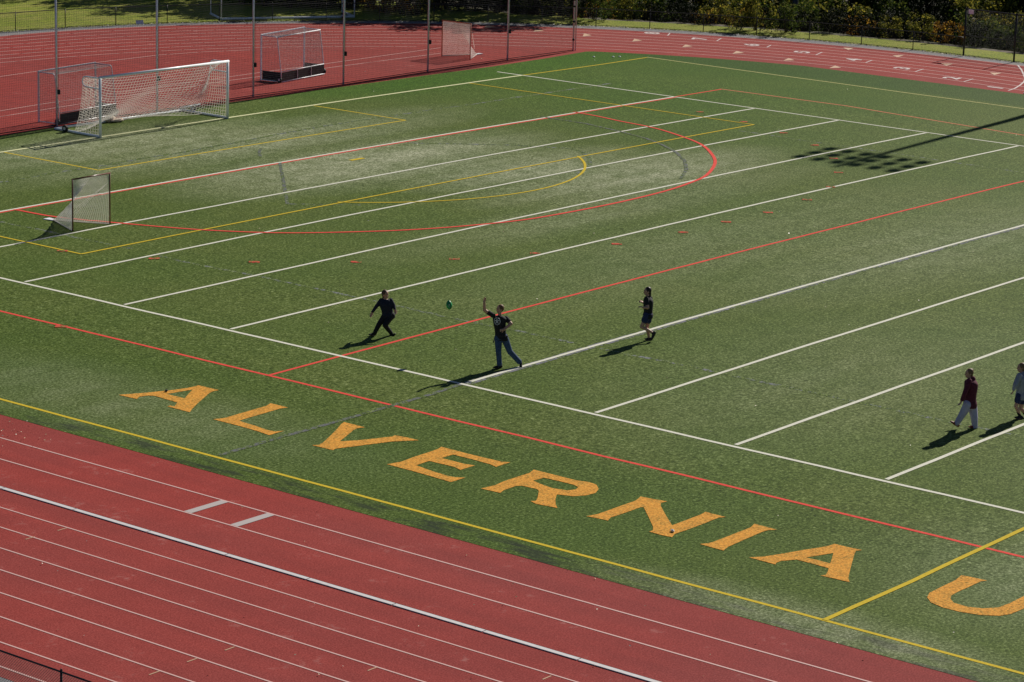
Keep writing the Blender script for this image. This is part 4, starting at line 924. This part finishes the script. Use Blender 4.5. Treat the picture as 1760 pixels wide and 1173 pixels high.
# round white print with a star-like figure on the chest
m = MB(); cc = J['chest'] + Vector((0, 0, .02)); a_, b_ = .165 * 1.13 + .013, .115 * 1.13 + .013
def on_chest(s, z):
    t = max(-.95, min(.95, s / a_)); return cc + ax * s + Vector((0, 0, z)) + fr * (b_ * math.sqrt(1 - t * t) + .012)
def strip(m, P, wd):
    for i in range(len(P) - 1):
        (s1, z1), (s2, z2) = P[i], P[i + 1]; dx, dz = s2 - s1, z2 - z1; L = math.hypot(dx, dz) or 1; nx, nz = -dz / L * wd / 2, dx / L * wd / 2
        q = [on_chest(s1 + nx, z1 + nz), on_chest(s2 + nx, z2 + nz), on_chest(s2 - nx, z2 - nz), on_chest(s1 - nx, z1 - nz)]
        m.add(q + [v - fr * .008 for v in q], [(0, 1, 2, 3), (7, 6, 5, 4), (0, 4, 5, 1), (1, 5, 6, 2), (2, 6, 7, 3), (3, 7, 4, 0)])
strip(m, [(.095 * math.cos(rad(t)), .105 * math.sin(rad(t))) for t in range(0, 361, 15)], .016)
for k in range(5):
    t = rad(90 + 72 * k); strip(m, [(.0, 0), (.045 * math.cos(t), .05 * math.sin(t)), (.072 * math.cos(t + .15), .08 * math.sin(t + .15))], .026)
m.build('chest_print', MT['print_'], shirt)
m = MB(); hp = (J['hipR'] + J['hipL']) / 2
loft(m, [(hp + Vector((0, 0, .055)), ax * .200, fr * .148), (hp + Vector((0, 0, .09)), ax * .196, fr * .144)], 24); m.build('belt', MT['rubber'], root)
m = MB(); k0 = J['hipR'] + ax * -.10 + Vector((0, 0, .04)); m.tube([k0, k0 + Vector((-.02, .02, -.06)), k0 + Vector((-.01, .03, -.15))], .007, 6); m.tube([k0 + Vector((-.01, .03, -.13)), k0 + Vector((-.02, .05, -.2))], .014, 6); m.build('keys', MT['rubber'], root)
person('run', 'person all in dark long-sleeved clothes, knees bent and arms out', (.25, -.95), (.75, -.65), 'long', MT['darkn'], 'long', 'slim', MT['black'], MT['shoek'], MT['hairb'], 'tail', 1.18)
person('woman', 'person with dark hair running in black t-shirt and short dark shorts', (-.97, -.2), (-.95, -.3), 'tee', MT['black'], 'short', 'short', MT['navy'], MT['shoek'], MT['hairk'], 'long', 1.18)
person('maroon', 'person in a maroon hooded top and pale lavender-grey sweatpants walking left', (-.95, -.25), (-.95, -.25), 'hood', MT['maroon'], 'long', 'baggy', MT['sweat'], MT['shoer'], MT['hairf'], 'bun', 1.22)
root, J, ax, fr, body, shirt = person('grey', 'person in grey hooded sweatshirt, navy shorts and black socks', (-.97, .1), (-.97, -.1), 'hood', MT['greyh'], 'long', 'short', MT['navy'], MT['shoek'], MT['hairf'], 'bun', 1.15)
m = MB(); c0 = J['chest'] - FW * .17 + RT * .05; ell(m, c0 + Vector((0, 0, -.03)), (RT * .045, FW * .015, Vector((0, 0, .05))), 8, 12); m.build('print', MT['rprint'], shirt, smooth=True)

# the green football in flight
bl = Vector(D['BALL']); m = MB()
axb = (Vector((0, 0, 1)) + RT * -.12 + FW * .2).normalized(); s1 = axb.cross(FW).normalized(); s2 = axb.cross(s1)
rings = []
for i in range(17):
    t = -1 + 2 * i / 16; r = .086 * (1 - abs(t) ** 2.0) ** .72 + .004; rings.append((axb * .14 * t, s1 * r, s2 * r))
loft(m, rings, 18); bo = m.build('football', MT['ball'], None, smooth=True); bo.location = bl; tag(bo, 'green football in flight between the two players', 'football')
m = MB(); lf = s2 * -1
for k in range(6):
    t = -.35 + .14 * k; r = .086 * (1 - abs(t) ** 2) ** .72 + .006; m.box(tuple(axb * .14 * t - FW * r), .004, .004, .004); m.tube([axb * .14 * t - FW * r - s1 * .018, axb * .14 * t - FW * r + s1 * .018], .003, 5)
m.build('laces', MT['litter'], bo)

# ---------------------------------------------------------------- litter and leaves
rng = random.Random(7)
_a, _b = gxy(1156, 915), gxy(286, 674)
for (x, y, lab, mt, s) in ((_a.x, _a.y, 'small crumpled white scrap lying on the N of the orange lettering', 'litter', .045), (_b.x, _b.y, 'small dark scrap lying on the first A of the orange lettering', 'rubber', .045)):
    m = MB(); lump(m, (0, 0, .02), s * 1.5, s * .8, .028, 5 + x); o = m.build('litter_scrap', MT[mt], None); o.location = (x, y, zc(x) + .02); o.rotation_euler = (0, 0, 1.1); tag(o, lab, 'litter')
for (p, lab) in (((57.15, 1.95), 'leftmost of three small white dots by the far turf corner'), ((57.95, 1.3), 'middle one of three small white dots by the far turf corner'), ((58.25, 1.1), 'rightmost of three small white dots by the far turf corner')):
    m = MB(); m.tube([(0, 0, 0), (0, 0, .03), (0, 0, .04)], .075, 12, r2=.02); o = m.build('field_marker', MT['litter'], None); o.location = (p[0], p[1], zc(p[0]) + .01); tag(o, lab, 'field marker', 'white markers at the far turf corner')
m = MB()
for k in range(520):
    if k < 330: x, y = rng.uniform(-24, 60), rng.uniform(-60, 12)
    elif k < 420: x, y = rng.gauss(-12.4, .7), rng.gauss(-31.4, .8)
    else: x, y = rng.uniform(-24, -11), rng.uniform(-56, -28)
    s = rng.uniform(.010, .030) * (1.3 if x > 10 else 1); a = rng.uniform(0, 6.28); z_ = zc(x) + .02
    q = [Vector((s, 0, rng.uniform(.0, .5) * s)), Vector((0, s * .6, s * .6)), Vector((-s, 0, rng.uniform(0, .5) * s)), Vector((0, -s * .6, 0))]
    q = [Matrix.Rotation(a, 3, 'Z') @ v + Vector((x, y, z_)) for v in q]; m.add(q, [(0, 1, 2, 3)])
o = m.build('fallen_leaves', None); g_, nt, b = newmat('litter_leaves')
gn = nt.nodes.new('ShaderNodeNewGeometry'); nt.links.new(ramp(nt, gn.outputs['Random Per Island'], [(.0, (.55, .42, .22)), (.4, (.30, .17, .07)), (.7, (.72, .68, .55)), (1, (.60, .50, .25))]), b.inputs['Base Color']); o.data.materials.append(g_)
tag(o, 'small dry leaves and specks scattered over turf and track', 'fallen leaves', None, 'stuff')
# leaf litter and gravel under the far fence
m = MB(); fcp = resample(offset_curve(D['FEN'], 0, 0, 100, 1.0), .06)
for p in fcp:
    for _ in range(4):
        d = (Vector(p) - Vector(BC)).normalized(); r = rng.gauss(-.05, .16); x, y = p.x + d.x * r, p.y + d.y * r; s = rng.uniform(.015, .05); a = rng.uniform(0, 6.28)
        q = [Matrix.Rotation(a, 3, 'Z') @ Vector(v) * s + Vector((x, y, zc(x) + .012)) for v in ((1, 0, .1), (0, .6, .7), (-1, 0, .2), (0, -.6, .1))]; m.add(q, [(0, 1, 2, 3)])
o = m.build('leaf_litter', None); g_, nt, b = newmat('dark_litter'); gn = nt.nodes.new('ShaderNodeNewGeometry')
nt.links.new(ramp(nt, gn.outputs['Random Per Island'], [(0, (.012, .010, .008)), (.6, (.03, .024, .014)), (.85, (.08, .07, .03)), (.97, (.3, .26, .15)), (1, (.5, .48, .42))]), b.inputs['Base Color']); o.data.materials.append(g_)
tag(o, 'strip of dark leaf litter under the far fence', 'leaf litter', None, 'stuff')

# ---------------------------------------------------------------- trees and shrubs of the wood edge
LM = [leaf_mat('green_leaves', [(0, (.014, .030, .006)), (.55, (.038, .064, .010)), (.85, (.10, .135, .02)), (1, (.32, .33, .07))], .38),  # rare bright stops put sunlit highlights into the leaf colours
      leaf_mat('yellow_green_leaves', [(0, (.022, .036, .007)), (.5, (.07, .085, .014)), (.8, (.24, .22, .03)), (1, (.55, .46, .07))], .42),
      leaf_mat('autumn_leaves', [(0, (.04, .025, .008)), (.5, (.13, .06, .012)), (.8, (.46, .24, .03)), (1, (.62, .44, .05))], .5),
      leaf_mat('shade_dark_leaves', [(0, (.004, .009, .003)), (.7, (.010, .018, .005)), (.95, (.03, .036, .010)), (1, (.12, .13, .04))], .12)]  # shade of the wood edge put into the leaf colour
def leaf(m, c, s, rg):
    d = Vector((rg.gauss(0, 1), rg.gauss(0, 1), rg.gauss(0, 1) + .6)).normalized(); u = d.cross(Vector((rg.gauss(0, 1), rg.gauss(0, 1), rg.gauss(0, 1)))).normalized(); v = d.cross(u)
    m.add([c + u * s, c + v * s * .5 + d * s * .15, c - u * s, c - v * s * .5 + d * s * .15], [(0, 1, 2, 3)])
def crown_mesh(rg, h0, h1, rx, nleaf, s, clumps):
    m = MB(); cs = []
    for _ in range(clumps):
        a = rg.uniform(0, 6.28); hh = rg.uniform(h0, h1); k = (hh - h0) / max(.1, h1 - h0); rr = rx * (1 - .55 * abs(k - .4) ** 1.2) * math.sqrt(rg.random()); cs.append((Vector((rr * math.cos(a), rr * math.sin(a), hh)), rg.uniform(.3, .75) * rx * .5))
    for i in range(nleaf):
        c, r = cs[i % clumps]; d = Vector((rg.gauss(0, 1), rg.gauss(0, 1), rg.gauss(0, .75))).normalized() * r * (rg.random() ** .4); leaf(m, c + d, s * rg.uniform(.6, 1.3), rg)
    return m, cs
protos = {}
def tree_proto(kind, seed, h, rx, nleaf, s, clumps, lm, trunk_r, h0):
    rg = random.Random(seed); root = empty(kind, (0, 0, 0)); m, cs = crown_mesh(rg, h0, h, rx, nleaf, s, clumps)
    m.build('crown', LM[lm], root)
    m = MB()
    if trunk_r > .05:
        m.tube([(0, 0, -.6), (.05, .03, h * .3), (-.06, .05, h * .6), (0, 0, h * .85)], trunk_r, 10, r2=trunk_r * .3)
        for c, r in cs[:max(5, clumps // 3)]:
            z = max(h * .2, c.z - rx * .6); m.tube([(0, 0, z), tuple(c * .5 + Vector((0, 0, z * .5))), tuple(c)], trunk_r * .28, 6, r2=.015)
        m.build('trunk', MT['bark'], root, smooth=True)
    else:
        for c, r in cs[:12]: m.tube([(c.x * .15, c.y * .15, -.1), tuple(c * .6), tuple(c)], .025, 5, r2=.008)
        m.build('stem', MT['bark'], root, smooth=True)
    return root
def place(proto, x, y, z, rz, sc, label, cat, group):
    global used
    kids = [c for c in proto.children]
    if not proto.get('used'): r = proto; r['used'] = 1
    else:
        r = proto.copy(); COL.objects.link(r)
        for c in kids:
            k = c.copy(); COL.objects.link(k); k.parent = r
    r.location = (x, y, z); r.rotation_euler = (0, 0, rz); r.scale = (sc, sc, sc)
    if 'used' in r and r is not proto: del r['used']
    d = Vector((x, y, z)) - Vector(cm['loc']); u = 880 + cm['F'] * d.dot(R) / d.dot(Fw); v = 586 - cm['F'] * d.dot(U) / d.dot(Fw)
    for lim, ph in ((700, 'beyond the lawn'), (1000, 'behind the ball-stop net'), (1250, 'behind lane numerals 8 and 7'), (1430, 'behind lane numerals 6 and 5'), (1640, 'behind lane numerals 4 and 3'), (9999, 'behind the tall fence')):
        if u < lim: break
    dd_ = math.hypot(x - BC[0], max(0, y - BC[1])) - interp(D['FEN'], max(0, math.degrees(math.atan2(y - BC[1], x - BC[0]))))
    row = ('front row' if dd_ < 6 else 'second row' if dd_ < 8.2 else 'back row') if cat == 'shrub' else ('nearer row' if dd_ < 14 else 'middle row' if dd_ < 19 else 'back row')
    tag(r, label + ', ' + row + ', ' + ph, cat, group + ' ' + row + ' ' + ph); return r
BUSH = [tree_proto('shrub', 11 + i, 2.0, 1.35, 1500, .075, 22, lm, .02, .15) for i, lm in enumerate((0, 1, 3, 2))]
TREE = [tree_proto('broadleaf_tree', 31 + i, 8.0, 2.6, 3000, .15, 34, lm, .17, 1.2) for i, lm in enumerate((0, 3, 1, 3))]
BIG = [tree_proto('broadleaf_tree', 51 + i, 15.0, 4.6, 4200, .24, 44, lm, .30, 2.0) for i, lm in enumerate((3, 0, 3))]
rg = random.Random(5)
def ring(a, off): 
    r = interp(D['FEN'], max(0, a)) + off
    if a >= 0: return BC[0] + r * math.cos(rad(a)), BC[1] + r * math.sin(rad(a))
    return BC[0] + r, BC[1] + a * .9
# low shrubs right behind the grass strip
LB = {0: 'leafy green shrub', 1: 'yellow-green shrub', 2: 'dark shaded shrub', 3: 'orange-leaved autumn shrub'}
GB = {0: 'green shrubs along the wood edge', 1: 'yellow-green shrubs along the wood edge', 2: 'dark shrubs along the wood edge', 3: 'autumn shrubs along the wood edge'}
def shrub(a, off, sc, k=None):
    if k is None: k = rg.choice((0, 0, 0, 1, 1, 2, 2, 2, 3))
    x, y = ring(a, off); place(BUSH[k], x, y, terr_h(x, y), rg.uniform(0, 6.28), sc, LB[k], 'shrub', GB[k])
a = -9.0
while a < 31:
    shrub(a, rg.uniform(4.5, 5.2), rg.uniform(.55, .85)); shrub(a + .6, rg.uniform(6.3, 7.5), rg.uniform(.9, 1.2)); shrub(a + .2, rg.uniform(8.5, 10.5), rg.uniform(1.2, 1.6)); a += 1.75
while a < 40:
    shrub(a, rg.uniform(6.5, 8.0), rg.uniform(.7, 1.1)); shrub(a + .6, rg.uniform(9, 11), rg.uniform(1.1, 1.5)); a += 1.9
for (u, v, k, sc) in ((660, 22, 3, 1.0), (690, 24, 3, .9), (640, 14, 3, 1.1), (715, 26, 1, .9), (610, 10, 1, 1.1), (1300, 52, 1, .9), (1270, 51, 1, .8), (1350, 56, 0, .8)):
    P = gxy(u, v); place(BUSH[k], P.x, P.y, terr_h(P.x, P.y), rg.uniform(0, 6), sc, LB[k], 'shrub', GB[k])
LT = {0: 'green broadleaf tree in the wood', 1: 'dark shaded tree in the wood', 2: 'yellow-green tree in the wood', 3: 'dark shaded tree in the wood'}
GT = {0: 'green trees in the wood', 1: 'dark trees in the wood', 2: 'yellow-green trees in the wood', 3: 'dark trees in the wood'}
a = -8.0
while a < 40:
    for off, sc in ((11.5, .62), (16, .85), (21.5, 1.1)):
        aa = a + rg.uniform(-.9, .9); o2 = off + rg.uniform(-1.2, 1.2) + (2.5 if a > 31 else 0); x, y = ring(aa, o2); k = rg.choice((0, 1, 1, 2, 3, 3))
        place(TREE[k], x, y, terr_h(x, y), rg.uniform(0, 6.28), sc * rg.uniform(.85, 1.1), LT[k], 'tree', GT[k])
    a += 2.6
a = -7.0
while a < 62:
    for off in (30, 39):
        aa = a + rg.uniform(-1, 1); x, y = ring(aa, off + rg.uniform(-2, 2)); k = rg.choice((0, 1, 2))
        place(BIG[k], x, y, terr_h(x, y), rg.uniform(0, 6.28), rg.uniform(.85, 1.1), 'tall dark tree deep in the wood', 'tree', 'tall trees deep in the wood')
    a += 4.2
P = gxy(1380, 59); m = MB(); m.tube([(0, 0, -1), (0, 0, 3.9)], .19, 12, r2=.17); o = m.build('utility_pole', MT['metal'], None, True); o.location = (P.x + 4.2, P.y + 3.3, terr_h(P.x + 4.2, P.y + 3.3)); tag(o, 'thick dark upright pole at the edge of the wood, behind the low fence', 'pole')
# wood behind the lawn, top left
for (u, v) in ((330, -14), (372, -8), (415, 6), (455, 10), (500, 13), (545, 14), (590, 13), (560, 4), (500, 2), (440, -4), (620, 8), (700, 16), (750, 14)):
    P = gxy(u, v); k = rg.choice((1, 3, 1)); place(TREE[k], P.x + 1.5, P.y + 1.2, 0, rg.uniform(0, 6), rg.uniform(.7, .95), LT[k], 'tree', GT[k])
    k = rg.choice((2, 2, 0)); place(BUSH[k], P.x, P.y, 0, rg.uniform(0, 6), rg.uniform(.8, 1.2), LB[k], 'shrub', GB[k])
for (u, v, s_) in ((745, 12, .8), (790, 14, .9), (835, 16, .9), (880, 18, .95), (920, 22, 1.0), (962, 27, .9), (1000, 30, .75)):
    P = gxy(u, v); k = rg.choice((1, 3, 0)); place(TREE[k], P.x + .8, P.y + .6, terr_h(P.x + .8, P.y + .6), rg.uniform(0, 6), s_, LT[k], 'tree', GT[k])
    k = rg.choice((2, 2, 0, 1)); P = gxy(u + 20, v + 4); place(BUSH[k], P.x, P.y, terr_h(P.x, P.y), rg.uniform(0, 6), rg.uniform(.8, 1.1), LB[k], 'shrub', GB[k])
for i, (x, y, sc) in enumerate(((66, 42, .8), (70, 38, .85), (74, 33.5, .9), (64, 48, .75), (79, 29, .95), (69, 47, .9))):
    k = i % 3; place(BIG[k], x, y, 0, i * 1.3, sc, 'tall shady tree at the back of the lawn', 'tree', 'shade trees behind the lawn')
